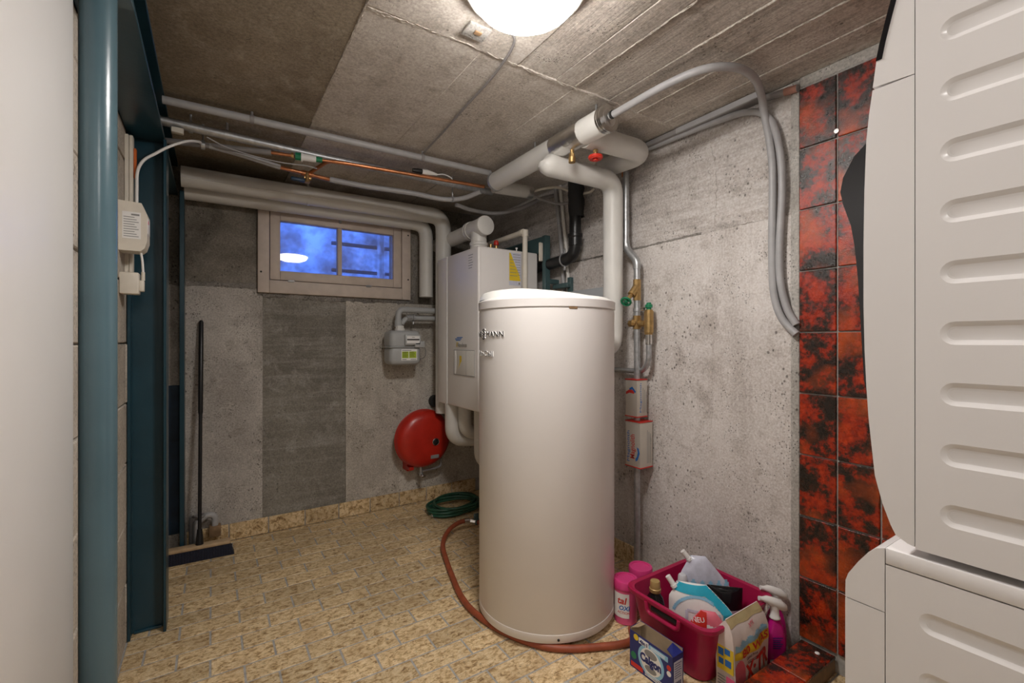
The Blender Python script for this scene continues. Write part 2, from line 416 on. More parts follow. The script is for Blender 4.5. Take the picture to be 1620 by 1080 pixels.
# ---- back wall with its formwork panels
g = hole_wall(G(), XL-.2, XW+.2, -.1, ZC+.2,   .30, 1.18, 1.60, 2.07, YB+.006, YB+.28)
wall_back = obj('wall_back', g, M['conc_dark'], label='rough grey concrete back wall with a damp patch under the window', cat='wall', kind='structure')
def panel(parent, name, m, x0, x1, y0, y1, z0, z1, b=.0015): return obj(name, G().rbox(x0,x1,y0,y1,z0,z1,b,1), m, parent)
yb = lambda d: YB+d
panel(wall_back, 'concrete_panel', M['conc_back'], XL, .2695, yb(0), yb(.02), -.01, 1.553)
panel(wall_back, 'concrete_panel', M['conc_patch'], .2695, .779, yb(.004), yb(.02), -.01, 1.503).__setitem__('label', 'dark damp rectangular patch')
panel(wall_back, 'concrete_panel', M['conc_back_warm'], .779, XW, yb(-.001), yb(.02), -.01, 1.503)
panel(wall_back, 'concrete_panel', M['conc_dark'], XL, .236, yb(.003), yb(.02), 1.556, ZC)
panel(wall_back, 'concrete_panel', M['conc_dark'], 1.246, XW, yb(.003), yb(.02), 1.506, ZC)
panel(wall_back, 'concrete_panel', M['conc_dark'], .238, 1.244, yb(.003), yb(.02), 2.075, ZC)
obj('rough_seam', rough_strip(G(), [(.24,1.525),(.7,1.515),(1.28,1.52)], .06, .010, 'Y', YB+.004, 46, 4), M['rough_seam'], wall_back)
obj('rough_seam', rough_strip(G(), [(-.28,1.56),(-.02,1.565),(.23,1.565)], .05, .006, 'Y', YB+.002, 26, 9), M['rough_seam'], wall_back)
obj('rough_seam', rough_strip(G(), [(1.27,1.52),(1.29,1.75),(1.27,2.0)], .05, .008, 'Y', YB+.004, 26, 5), M['rough_seam'], wall_back)
obj('painted_patch', G().rbox(-.30,-.150,YB-.006,YB+.01,.10,.965,.003,1), M['blue_paint'], wall_back, label='dark blue painted strip beside the steel post')

# ---- right wall
wall_right = obj('wall_right', G().box(XW+.006, XW+.25, YF-.2, YB+.28, -.1, ZC+.2), M['joint'], label='pale grey board-cast concrete wall on the right', cat='wall', kind='structure')
ZJ = 1.727
for i,(a,b,z0,z1,d,mm) in enumerate([(.898,1.2535,-.01,ZJ-.001,-.004,'conc_right'),(1.2535,1.6195,-.01,ZJ-.001,0,'conc_right'),(1.6195,2.1415,-.01,ZJ-.001,.002,'conc_right'),(2.1415,YB-.002,-.01,ZJ-.001,0,'conc_right'),
        (.898,1.3015,ZJ,ZC,.002,'conc_right_up'),(1.3015,1.9015,ZJ,ZC,.004,'conc_right_up'),(1.9015,YB-.002,ZJ,ZC,.003,'conc_right_up')]):
    panel(wall_right, 'concrete_panel', M[mm], XW+d, XW+.02, a, b, z0, z1)
obj('rough_seam', rough_strip(G(), [(.90,1.742),(1.02,1.745),(1.14,1.748),(1.30,1.738)], .055, .007, 'X', XW+.003, 36, 11), M['conc_right_up'], wall_right)
obj('rough_seam', rough_strip(G(), [(1.30,1.732),(1.62,1.727),(2.3,1.727)], .016, .006, 'X', XW+.002, 60, 12), M['rough_seam'], wall_right)
obj('rough_seam', rough_strip(G(), [(1.253,1.70),(1.256,1.2),(1.25,.9),(1.255,.5),(1.25,.05)], .030, .005, 'X', XW-.002, 90, 13), M['conc_right'], wall_right)
obj('rough_seam', rough_strip(G(), [(1.26,2.12),(1.235,1.95),(1.25,1.76)], .05, .006, 'X', XW+.002, 24, 14), M['conc_right_up'], wall_right)
obj('mortar_edge', G().rbox(1.917, XW+.02, .867, .900, -.01, ZC-.02, .006, 2), M['joint'], wall_right)
obj('mortar_edge', G().rbox(1.917, XW+.02, YF, .867, 2.209, ZC, .004, 1), M['joint'], wall_right)
obj('grout_bed', G().box(1.921, XW+.02, YF, .867, .0, 2.21), M['grout'], wall_right)
red_me = {}
for c_ in range(8):
    y1 = .865-c_*.131; y0 = y1-.1245
    for r_ in range(9):
        z0 = .074+r_*.237
        if 'w' not in red_me: red_me['w'] = tile_mesh('wall_tile', .231, .1245, .010, M['tile_red'], .0022)
        inst('wall_tile', red_me['w'], wall_right, (1.913, (y0+y1)/2, z0+.1155), (rnd.uniform(-.006,.006), -PI/2, rnd.uniform(-.006,.006)))
obj('wall_screw', G().cyl((1.914,.737,1.99),(1.908,.737,1.99),.007,12).torus((1.909,.737,1.99),.007,.002,'X',16,6), M['chrome'], wall_right)

# ---- left wall of concrete blocks
wall_left = obj('wall_left', G().box(XL-.25, XL, YF-.2, YB+.28, -.1, ZC+.2), M['joint'], label='left wall of pale concrete blocks behind the steel posts', cat='wall', kind='structure')
bl = {}
for r_ in range(9):
    z0 = .0+r_*.243; z1 = min(z0+.238, 2.068)
    if z1-z0 < .04: continue
    y = 1.43-(r_%2)*.24
    while y < YB-.02:
        y0, y1 = max(y, 1.436), min(y+.475, YB-.004)
        if y1-y0 > .04:
            key = (round(y1-y0,3), round(z1-z0,3))
            if key not in bl:
                bl[key] = meshdata('block', G().rbox(-.012,.012,-key[0]/2,key[0]/2,-key[1]/2,key[1]/2,.004,1), M['block'], (0,0,0))
            inst('block', bl[key], wall_left, (-.301+rnd.uniform(-.002,.002), (y0+y1)/2, (z0+z1)/2))
        y += .481
wall_front = obj('wall_front', G().box(XL-.2, XW+.2, YF-.2, YF, -.1, ZC+.2), M['conc_back'], label='concrete wall behind the viewer', cat='wall', kind='structure')

# ---- ceiling cast in formwork boards
ceiling = obj('ceiling', G().box(XL-.2, XW+.2, YF-.2, YB+.28, ZC+.006, ZC+.2), M['ceil_b'], label='grey brown concrete ceiling with imprints of the formwork boards', cat='ceiling', kind='structure')
YS = 1.405
def cpan(x0,x1,y0,y1,d,mm): obj('ceiling_panel', G().rbox(x0+.001,x1-.001,y0+.001,y1-.001,ZC+d,ZC+.02,.002,1), M[mm], ceiling)
cpan(XL, .392, .2, YB, .001, 'ceil_a'); cpan(XL, .392, YF, .2, 0, 'ceil_b')
for x0,x1,d in [(.392,.80,0),(.80,1.235,.003),(1.235,1.62,.001),(1.62,XW,.004)]: cpan(x0,x1,YS,YB,d,'ceil_b')
cpan(.392,.952,YF,YS,-.002,'ceil_b')
for x0,x1,d in [(.952,1.13,.002),(1.13,1.222,0),(1.222,1.42,.004),(1.42,1.60,.001),(1.60,1.78,.004),(1.78,XW,.001)]: cpan(x0,x1,YF,YS,d,'ceil_c')
for (x, y0, y1, wd, dp) in [(1.222,.0,1.39,.008,.006),(1.60,.0,1.40,.008,.006),(.392,1.0,2.3,.012,.004),(1.42,.1,1.0,.006,.004),(1.235,1.42,2.2,.006,.003)]:
    obj('board_ridge', rough_strip(G(), [(x,y0),(x+.004,(y0+y1)/2),(x,y1)], wd, dp, 'Z', ZC+.002, 70, int(x*99)), M['ceil_b'], ceiling)
obj('board_ridge', rough_strip(G(), [(.40,1.42),(.7,1.40),(1.1,1.41),(1.5,1.40),(1.8,1.41)], .022, .006, 'Z', ZC+.002, 110, 77), M['ceil_b'], ceiling)

# ---- tiled baseboards
bb = obj('baseboard_back', G().box(-.128, 1.9, YB-.008, YB+.002, -.005, .098), M['grout'], label='beige tiled baseboard along the back wall', cat='baseboard', kind='structure')
bme = meshdata('baseboard_tile', G().rbox(-.104,.104,-.006,.006,-.05,.05,.002,1), M['tile_floor'], (0,0,0))
for k in range(10):
    x = .0 + k*.2145 - .02
    if x+.104 < 1.92: inst('baseboard_tile', bme, bb, (x, YB-.009+rnd.uniform(-.001,.001), .052), (0, rnd.uniform(-.004,.004), 0))
br = obj('baseboard_right', G().box(XW-.010, XW-.001, 1.66, YB-.02, -.005, .098), M['grout'], label='beige tiled baseboard on the right wall behind the tank', cat='baseboard', kind='structure')
for k in range(7): inst('baseboard_tile', bme, br, (XW-.012, 1.77+k*.2145, .052), (0,0,PI/2))

# ---- cellar window
win = thing('window_1', (.74, YB, 1.53), 'small cream wooden cellar window with two dirty panes', 'window', kind='structure')
Y0 = YB-.03
for (a,b,c_,d) in [(.240,.305,1.53,2.12),(1.176,1.242,1.53,2.12),(.305,1.176,1.53,1.612),(.305,1.176,2.066,2.12)]:
    obj('frame_board', G().rbox(a,b,Y0,YB+.05,c_,d,.004,2), M['win_paint'], win)
for (a,b,c_,d) in [(.309,.368,1.616,2.062),(1.114,1.172,1.616,2.062),(.368,1.114,1.616,1.676),(.368,1.114,2.0,2.062)]:
    obj('sash_board', G().rbox(a,b,Y0+.006,YB+.04,c_,d,.005,2), M['win_paint'], win)
obj('muntin', G().rbox(.7225,.7505,Y0+.010,YB+.035,1.676,2.0,.004,2), M['win_paint'], win)
for a,b in ((.366,.7235),(.7495,1.116)): obj('pane', G().prism([(YB+.006,1.674),(YB+.009,1.674),(YB+.0125,2.002),(YB+.0095,2.002)], a, b, 'X'), M['glass'], win)
for x in (.43,.93): obj('hinge', G().rbox(x-.018,x+.018,Y0-.004,Y0+.006,1.604,1.620,.003,1).cyl((x-.02,Y0-.004,1.612),(x+.02,Y0-.004,1.612),.004,10), M['galv'], win)
obj('latch', G().rbox(.728,.745,Y0-.006,Y0+.008,2.03,2.075,.003,1).cyl((.736,Y0-.010,2.045),(.736,Y0,2.045),.006,10), M['galv'], win)
for x,z in ((.258,2.06),(.258,1.66),(1.222,2.01),(1.222,1.68)): obj('screw', G().cyl((x,Y0-.001,z),(x,Y0+.004,z),.006,10), M['dark_gap'], win)
# light well outside
obj('wall_window_well', hole_wall(G(), -.6, 2.2, 1.1, 3.0, -.59, 2.19, 1.11, 2.6, YB+1.0, YB+1.06).box(-.6,2.2,YB+1.06,YB+1.10,1.1,2.6).box(-.6,2.2,YB+.28,YB+1.1,1.05,1.12), M['well'], label='rendered wall of the light well outside the window', cat='wall', kind='structure')
wf = thing('well_railing', (1.0,YB+.8,1.12), 'weathered post and rails outside behind the right window pane', 'railing')
obj('post', G().rbox(1.23,1.28,YB+.70,YB+.76,1.12,2.5,.004,1), M['white'], wf)
for z in (1.83,2.06): obj('rail', G().rbox(.85,1.42,YB+.78,YB+.81,z-.014,z+.014,.003,1), M['well_dark'], wf)

# ================================================================ steel structure on the left
beam = thing('steel_beam', (-.228, 2.0, 2.07), 'teal painted steel I-beam running under the ceiling on the left', 'beam')
obj('flange', G().rbox(-.290,-.165,.75,YB-.005,2.070,2.081,.002,1), M['teal'], beam)
obj('flange', G().rbox(-.290,-.165,.75,YB-.005,2.237,2.248,.002,1), M['teal'], beam)
obj('web', G().box(-.232,-.224,.75,YB-.005,2.081,2.237), M['teal'], beam)
col = thing('steel_column', (-.226, 2.46, 0), 'teal painted H-section steel column between tube post and broom', 'column')
obj('flange', G().rbox(-.288,-.277,2.40,2.52,0,2.070,.002,1), M['teal'], col)
obj('flange', G().rbox(-.171,-.160,2.40,2.52,0,2.070,.002,1), M['teal'], col)
obj('web', G().box(-.277,-.171,2.456,2.464,0,2.070), M['teal'], col)
obj('weld', G().tube([(-.27,2.452,.004),(-.22,2.450,.006),(-.18,2.452,.004)],.006,8), M['teal'], col)
fp = thing('steel_post', (-.16, 3.215, 0), 'narrow dark teal angle post in the far left corner by the window wall', 'post')
obj('flange', G().rbox(-.152,-.130,3.155,3.275,0,2.070,.002,1), M['teal'], fp)
obj('flange', G().rbox(-.272,-.262,3.155,3.275,0,2.070,.002,1), M['teal'], fp)
tb = thing('tube_column', (-.225, 1.44, 0), 'round blue-grey painted steel tube column beside the white door', 'column')
obj('shaft', G().cyl((-.225,1.44,.012),(-.225,1.44,2.062),.035,40), M['teal_tube'], tb)
obj('base_plate', G().rbox(-.288,-.165,1.38,1.50,0,.012,.002,1), M['teal_tube'], tb)
obj('head_plate', G().rbox(-.288,-.165,1.38,1.50,2.060,2.0695,.002,1), M['teal_tube'], tb)
dr = thing('door_1', (-.285, .9, 0), 'flat white painted metal door leaf at the left edge', 'door', kind='structure')
obj('leaf', G().rbox(-.303,-.262,.42,1.411,.015,2.06,.006,3), M['door_w'], dr)
obj('gasket', G().box(-.305,-.274,1.411,1.419,.015,2.06), M['brown_wood'], dr)
obj('edge_strip', G().rbox(-.306,-.268,1.419,1.432,0,2.06,.002,1), M['cream'], dr)

# ================================================================ washing machine and dryer
def ribbed_side(g, x, y0, y1, z0, z1, zs, ry0, ry1, rh, depth=.0042, n=10):
    """pressed steel side with sunk long grooves; outer face at x, looking to -X"""
    zs = sorted(zs); edges = [z0] + [(a+b)/2 for a,b in zip(zs, zs[1:])] + [z1]
    for k, zc in enumerate(zs):
        a, b = edges[k], edges[k+1]; R = rh/2
        def stad(r):
            p = []
            for i in range(n+1): t = PI/2+PI*i/n; p.append((ry0+R+r*math.cos(t), zc+r*math.sin(t)))
            for i in range(n+1): t = -PI/2+PI*i/n; p.append((ry1-R+r*math.cos(t), zc+r*math.sin(t)))
            return p
        o_ = stad(R); mid = stad(R-.0035); mid2 = stad(R-.007); inn = stad(R-.010)
        rect = []
        for (py,pz) in o_:
            left = py < ry0+R+1e-6 and abs(pz-zc) < R-1e-6; right = py > ry1-R-1e-6 and abs(pz-zc) < R-1e-6
            cx = ry0+R if py < (ry0+ry1)/2 else ry1-R
            dy, dz = py-cx, pz-zc
            sy = ((y0-cx) if dy < 0 else (y1-cx))/dy if abs(dy) > 1e-6 else 1e9
            sz = ((a-zc) if dz < 0 else (b-zc))/dz if abs(dz) > 1e-6 else 1e9
            s_ = min(sy, sz); rect.append((cx+dy*s_, zc+dz*s_))
        # the four corners
        m_ = len(o_); vs = [(x,)+p for p in rect]+[(x,)+p for p in o_]+[(x+depth*.35,)+p for p in mid]+[(x+depth*.85,)+p for p in mid2]+[(x+depth,)+p for p in inn]
        fs = []
        for L in range(4):
            for i in range(m_):
                j = (i+1)%m_; fs.append((L*m_+i, L*m_+j, (L+1)*m_+j, (L+1)*m_+i))
        fs.append(tuple(4*m_+i for i in range(m_)))
        for i in range(m_):
            j = (i+1)%m_; p, q = rect[i], rect[j]
            for cy in (y0,y1):
                for cz in (a,b):
                    on = lambda s, e: abs(s-e) < 1e-6
                    if (on(p[0],cy) and on(q[1],cz) and not on(p[1],cz) and not on(q[0],cy)) or (on(q[0],cy) and on(p[1],cz) and not on(q[1],cz) and not on(p[0],cy)):
                        vs.append((x,cy,cz)); fs.append((i, len(vs)-1, j))
        g.add(vs, fs)
    return g
SX, SX2 = .90, 1.495
# --- washing machine
wm = thing('washing_machine', (1.2, 0.0, 0), 'white front-loading washing machine standing under the dryer', 'washing machine')
obj('body', G().box(SX+.009,SX2,-.30,.279,.03,.862), M['machine'], wm)
obj('side_panel', ribbed_side(G(), SX, -.30, .279, .03, .8633, [.705-.09*k for k in range(7,-1,-1)]+[.795], -.25, .238, .033), M['machine'], wm, angle=12)
obj('top_panel', G().rbox(SX,SX2,-.30,.2795,.864,.890,.002,2), M['machine'], wm)
prof = [(.2802,.04),(.3345,.04),(.3345,.785),(.2802,.785)]
obj('front_panel', G().prism(prof, SX, SX2), M['machine'], wm)
prof = [(.2802,.7865),(.3345,.787),(.334,.815),(.330,.828),(.316,.853),(.302,.874),(.292,.884),(.2802,.889)]
obj('control_panel', G().prism(prof, SX, SX2), M['machine'], wm)
wd = obj('door', G().lathe([(.205,0),(.205,.018),(.19,.036),(.15,.048),(.14,.040)], (1.2,.3345,.50), 'Y', 48), M['plastic_w'], wm)
obj('door_glass', G().lathe([(.142,.0),(.142,.038),(.10,.05),(.04,.056),(.005,.057)], (1.2,.3345,.50), 'Y', 40), M['black_gloss'], wd)
for x in (.95,1.445):
    for y in (-.25,.23): obj('foot', G().cyl((x,y,0),(x,y,.035),.02,14), M['rubber'], wm)
# --- dryer
dy = thing('tumble_dryer', (1.2, -.03, .89), 'white tumble dryer with black door stacked on the washing machine', 'tumble dryer')
obj('body', G().box(SX+.009,SX2,-.33,.242,.902,1.745), M['machine'], dy)
obj('side_panel', ribbed_side(G(), SX, -.33, .242, .902, 1.745, [1.232+.0889*k for k in range(-3,6)], -.28, .214, .034), M['machine'], dy, angle=12)
obj('top_panel', G().rbox(SX,SX2,-.33,.25,1.746,1.765,.003,2), M['machine'], dy)
def side_prof(pts):
    out = []
    A_ = math.radians(33.4)
    for px, py in pts:
        u = (px-810)/720.; dx = math.sin(A_)+u*math.cos(A_); dyy = math.cos(A_)-u*math.sin(A_); t = SX/dx
        out.append((t*dyy, 1.22+(540-py)/720.*t))
    return out
fpts = [(1380.3,143),(1375,180),(1370.5,222),(1367.5,300),(1366,389),(1366,480),(1367.7,554),(1370.5,610),(1374,661),(1384,752),(1396,796),(1409,830),(1417,846),(1436,859.6)]
sp = side_prof(fpts)
prof = [(.2430, sp[0][1])] + sp + [(.2430, sp[-1][1]-.002)]
obj('front_panel', G().prism(prof, SX, SX2), M['machine'], dy, angle=25)
cp = side_prof([(1380.6,139),(1386.4,97),(1392,70),(1402,30),(1414,-15)])
zc = 1.765
prof = [(.2430, sp[0][1]+.0015)] + cp + [(.258, zc-.004), (.2430, zc)]
obj('control_panel', G().prism(prof, SX, SX2), M['machine'], dy, angle=25)
g = G().prism([(a+.0006,b) for a,b in cp[1:]]+[(a-.0075,b) for a,b in reversed(cp[1:])], SX-.0008, SX2+.0008)
obj('display_strip', g, M['black_gloss'], dy)
dp = [(.300,1.585),(.318,1.578),(.345,1.553),(.362,1.520),(.3665,1.495),(.362,1.470),(.350,1.43),(.344,1.39),(.339,1.33),(.335,1.25),(.330,1.15),(.320,1.10),(.300,1.085)]
dd = obj('door', G().prism(dp, .965, 1.435), M['black_gloss'], dy, angle=30)
for k in range(4): obj('door_groove', G().prism([(a+.0012,b) for a,b in dp[3:9]]+[(a-.004,b) for a,b in reversed(dp[3:9])], .972+k*.008, .975+k*.008), M['rubber'], dd)
obj('hinge', G().rbox(.968,.985,.305,.343,1.425,1.437,.003,1), M['chrome'], dd)
for x in (1.02,1.40):
    for y in (-.27,.20): obj('foot', G().cyl((x,y,.890),(x,y,.903),.022,14), M['rubber'], dy)

# ---- tiled curb in front of the machines
curb = thing('tiled_curb', (1.5, .797, 0), 'low brown curb topped with glazed red tiles beside the detergents', 'curb')
obj('core', G().rbox(.88,1.912,.742,.853,0,.056,.002,1), M['brown_wood'], curb)
for x0, x1 in ((1.686,1.910),(1.455,1.682),(1.224,1.451),(.993,1.220),(.88,.989)):
    me = tile_mesh('curb_tile', x1-x0, .116, .010, M['tile_red'], .002); inst('curb_tile', me, curb, ((x0+x1)/2, .7985, .066))
obj('paint_drop', G().lathe([(.009,0),(.007,.003),(.001,.004)], (1.872,.785,.0655), 'Z', 12), M['white'], curb)

# ================================================================ hot water tank
TX, TY, TR = 1.285, 1.664, .307
tank = thing('hot_water_tank', (TX, TY, 0), 'tall white cylindrical hot water tank in the middle of the room', 'water tank')
obj('base_ring', G().lathe([(TR-.02,.030),(TR-.002,.030),(TR+.001,.034),(TR+.001,.064),(TR-.002,.067)], (TX,TY,0), 'Z', 96), M['enamel'], tank)
obj('shell', G().lathe([(TR-.004,.06),(TR,.066),(TR,1.352),(TR-.004,1.356)], (TX,TY,0), 'Z', 96), M['enamel'], tank)
obj('lid_band', G().lathe([(TR-.006,1.352),(TR-.004,1.358),(TR+.003,1.360),(TR+.004,1.392),(TR-.002,1.397)], (TX,TY,0), 'Z', 96), M['enamel'], tank)
obj('lid', G().lathe([(TR-.001,1.394),(TR-.006,1.399),(TR-.03,1.410),(.20,1.416),(.02,1.417)], (TX,TY,0), 'Z', 96), M['insul_new'], tank)
# raised hood on the lid: a segment standing higher to the left
hood = G(); n = 48; ringv = []
ax = math.radians(33.4); rt = Vector((math.cos(ax),-math.sin(ax),0)); fw = Vector((math.sin(ax),math.cos(ax),0))
def hood_pt(a, s, z): return Vector((TX,TY,0)) + rt*(math.cos(a)*.285*s-.022) + fw*(math.sin(a)*.25*s) + Vector((0,0,z))
for s_, dz in ((1.0,0),(.965,.024),(.93,.034),(.86,.040),(.5,.043),(.02,.044)):
    for k in range(n):
        a = 2*PI*k/n; fall = .25+.75*min(1, max(0,(1.0-math.cos(a)*s_)/1.35))
        hood.v.append(tuple(hood_pt(a, s_, 1.402+dz*fall)))
for i in range(5):
    for k in range(n): hood.f.append((i*n+k, i*n+(k+1)%n, (i+1)*n+(k+1)%n, (i+1)*n+k))
hd = obj('lid_hood', hood, M['insul_new'], tank, angle=50)
pp = Vector((TX,TY,0)) + rt*(-.222) - fw*.10
obj('hood_recess', G().rbox(-.020,.020,-.008,.008,-.002,.004,.003,2, M=Matrix.Translation((pp.x,pp.y,1.435))@Matrix.Rotation(-ax,4,'Z')@Matrix.Rotation(-.25,4,'Y')), M['grey_ink'], hd)
# raised lettering wrapped round the shell
base_a = math.atan2(-math.cos(ax), -math.sin(ax))          # towards the viewer
def wrap(a_end, z):
    def fn(x, y, zz): a = a_end + x/TR; r = TR+.001+zz; return Vector((TX+r*math.cos(a), TY+r*math.sin(a), z+y))
    return fn
g1 = G(); g2 = G()
va = math.atan2(-TY, -TX)
A1 = va-.581
g3 = G()
def two(word, size, a, z, ext, bold, al, wd):
    text(g3, word, size, wrap(a, z), ext, bold, al, width=wd)
    text(g1 if wd != .150 else g2, word, size, (lambda f: lambda x,y,q: f(x,y,q+ext+.0006))(wrap(a, z)), .0006, bold, al, width=wd)
two('MANN', .033, A1, 1.240, .0018, 0, 'RIGHT', .110)
two('VIE', .033, A1-.163/TR, 1.240, .0018, .0002, 'RIGHT', .062)
for zz in (1.2515, 1.2285): two('S', .033, A1-.139/TR, zz, .0028, .0003, 'CENTER', .024)
lt = obj('lettering', g3, M['white'], tank); obj('letter_face', g1, M['ink'], lt)
g3 = G(); two('VitoCell', .033, va-.787, 1.157, .0018, 0, 'RIGHT', .150)
lt = obj('lettering', g3, M['white'], tank); obj('letter_face', g2, M['grey_ink'], lt)
obj('paint_chip', G().rbox(-.018,.018,-.002,.003,-.006,.006,.002,1, M=Matrix.Translation((TX+TR*math.cos(va+.36),TY+TR*math.sin(va+.36),1.355))@Matrix.Rotation(va+.36+PI/2,4,'Z')), M['brown_wood'], tank)
obj('drain_plug', G().cyl((TX+TR*math.cos(va+.16)*.99,TY+TR*math.sin(va+.16)*.99,.046),(TX+TR*math.cos(va+.16)*1.012,TY+TR*math.sin(va+.16)*1.012,.046),.005,12), M['rubber'], tank)
for a in (.6,2.7,4.8): obj('foot', G().cyl((TX+.25*math.cos(a),TY+.25*math.sin(a),0),(TX+.25*math.cos(a),TY+.25*math.sin(a),.034),.02,12), M['rubber'], tank)
for z in (1.30,.76): obj('side_stub', G().cyl((TX+.31*math.cos(.06),TY+.31*math.sin(.06),z),(TX+.34*math.cos(.06),TY+.34*math.sin(.06),z),.018,14).cyl((TX+.325*math.cos(.06),TY+.325*math.sin(.06)-.02,z),(TX+.325*math.cos(.06),TY+.325*math.sin(.06)-.03,z),.008,8), M['galv'], tank)

# ================================================================ wall boiler
BX0, BX1, BY0, BY1, BZ0, BZ1 = 1.341, 1.79, 2.405, 2.99, .795, 1.80
bo = thing('boiler', (1.57, 2.7, BZ0), 'white wall-hung gas boiler behind the hot water tank', 'boiler')
obj('casing', G().rbox(BX0+.012,BX1,BY0,BY1,BZ0,BZ1,.012,3), M['enamel'], bo)
fc = obj('front_cover', G().rbox(BX0,BX0+.03,BY0,2.838,BZ0-.004,BZ1,.012,4), M['enamel'], bo)
obj('front_strip', G().rbox(BX0,BX0+.03,2.852,BY1,BZ0-.004,BZ1-.003,.006,3), M['enamel'], bo)
obj('edge_highlight', G().rbox(BX0-.002,BX0+.02,2.839,2.851,BZ0-.002,BZ1-.002,.002,1), M['white'], bo)  # white strip paints the highlight along the front cover's edge
obj('side_seam', G().box(1.655,1.657,BY0-.0008,BY0+.004,BZ0+.02,BZ1-.014), M['grey_ink'], bo)
# front: control flap, badge
fF = plane((BX0,0,0), (0,-1,0), (0,0,1))       # x = -Y
fl = obj('control_flap', G().rbox(BX0-.004,BX0+.01,2.445,2.725,1.005,1.165,.003,2), M['plastic_w'], bo)
g = G(); f2 = plane((BX0-.004,0,0), (0,-1,0), (0,0,1))
for a,b,c_,d in ((-2.728,-2.442,1.163,1.166),(-2.728,-2.442,1.003,1.006),(-2.728,-2.7255,1.003,1.166),(-2.4445,-2.442,1.003,1.166),(-2.555,-2.553,1.006,1.163)): slab(g, f2, a,b,c_,d)
obj('flap_gap', g, M['grey_ink'], fl)
obj('flap_grip', G().prism([(-2.700+2*0,1.010),(-2.690,1.085),(-2.700,1.160),(-2.715,1.160),(-2.715,1.010)], BX0-.0065, BX0-.004, 'X', M=Matrix.Diagonal((1,-1,1,1))), M['white'], fl)
obj('flash_sticker', shape(G(), f2, [(-2.645,1.128),(-2.617,1.128),(-2.617,1.09),(-2.628,1.085),(-2.660,1.045),(-2.643,1.085)], .0006), M['yellow'], fl)
g = G(); text(g, 'Vitodens', .040, lambda x,y,z: fF(x-2.690, y+1.185, z), .004, .0004); obj('badge_lettering', g, M['chrome'], bo)
g = G(); slab(g, fF, -2.695,-2.675,1.186,1.214,.002); obj('badge_mark', g, M['yellow'], bo)
g = G()
for k,(a,b) in enumerate(((-2.715,-2.64),(-2.725,-2.625),(-2.70,-2.61))): slab(g, fF, a+.01, b, 1.225+k*.009, 1.231+k*.009, .0008)
obj('blue_logo', g, M['blue_print'], bo)
g = G()
for k in range(6): slab(g, fF, -2.53+.004*(k%2), -2.47-.006*(k%3), 1.755-k*.016, 1.759-k*.016, .0006)
obj('side_print', g, M['grey_ink'], bo, kind='stuff')
# energy sticker on the side towards the viewer
fS = plane((0,BY0,0), (1,0,0), (0,0,1))
lab = obj('rating_label', slab(G(), fS, 1.563,1.653,1.575,1.782,.0006), M['lilac'], bo)
obj('yellow_print', shape(G(), fS, [(1.565,1.605),(1.651,1.605),(1.640,1.650),(1.610,1.705),(1.575,1.780),(1.565,1.780)], .001), M['yellow'], lab)
g = G()
for k in range(9): slab(g, fS, 1.598+.004*k if k>2 else 1.592, 1.648, 1.770-k*.016, 1.773-k*.016, .0014)
for k in range(6): slab(g, fS, 1.570, 1.592+.007*k, 1.735-k*.020, 1.738-k*.020, .0014)
slab(g, fS, 1.636,1.646,1.582,1.597,.0014); obj('fine_print', g, M['grey_ink'], lab, kind='stuff')
# pipes under the boiler
obj('insulated_pipe', G().tube(fillet([(1.395,2.86,BZ0+.01),(1.395,2.86,.55),(1.56,2.86,.53),(1.75,2.86,.53)],.13,8),.055,20), M['insul'], bo)
obj('insulated_pipe', G().tube(fillet([(1.440,2.77,BZ0+.01),(1.440,2.77,.60),(1.60,2.80,.58)],.10,8),.045,20), M['insul'], bo)
obj('insulated_pipe', G().tube(fillet([(1.475,2.62,BZ0+.01),(1.475,2.62,.42),(1.65,2.62,.38),(1.75,2.62,.38)],.12,8),.040,20), M['insul'], bo)
obj('drop_duct', G().rbox(1.49,1.56,2.555,2.60,0.0,BZ0+.01,.008,2), M['insul'], bo)
# fittings on top
fu = obj('flue_tee', G().lathe([(.052,1.80),(.060,1.802),(.060,1.822),(.055,1.826),(.055,1.845),(.060,1.849),(.060,1.866),(.053,1.87),(.050,1.95)], (1.465,2.62,0), 'Z', 32).cyl((1.465,2.545,1.965),(1.465,2.72,1.965),.058,32), M['plastic_w'], bo)
obj('flue_cap', G().lathe([(.056,-.003),(.061,.0),(.062,.004),(.062,.030),(.050,.032)], (1.465,2.525,1.965), 'Y', 32, cap=True), M['plastic_w'], fu)
obj('flue_pipe', G().tube([(1.465,2.70,1.965),(1.465,YB+.005,1.965)],.050,28).cyl((1.465,2.70,1.965),(1.465,2.725,1.965),.062,28).cyl((1.465,2.735,1.965),(1.465,2.745,1.965),.062,28), M['plastic_w'], fu)
obj('condensate_pipe', G().tube(fillet([(1.655,2.90,1.835),(1.655,2.90,1.915),(1.655,2.36,1.915),(1.655,2.36,1.20)],.035,5),.0165,16).cyl((1.655,2.36,1.925),(1.655,2.36,1.885),.021,16).cyl((1.655,2.375,1.915),(1.655,2.405,1.915),.021,16).cyl((1.655,2.90,1.799),(1.655,2.90,1.84),.018,14), M['cream'], bo)
v = obj('air_vent', G().cyl((1.60,2.62,1.799),(1.60,2.62,1.87),.008,12).cyl((1.60,2.62,1.835),(1.60,2.62,1.86),.014,12), M['brass'], bo)
obj('red_cap', G().lathe([(.016,0),(.018,.012),(.014,.030),(.004,.034)], (1.60,2.62,1.868), 'Z', 16), M['red_plastic'], v)
obj('brass_stub', G().cyl((1.545,2.60,1.799),(1.545,2.60,1.865),.010,12), M['brass'], bo)
obj('top_screw', G().cyl((1.63,2.42,1.799),(1.63,2.42,1.816),.004,8).cyl((1.63,2.42,1.814),(1.63,2.42,1.820),.008,10), M['white'], bo)
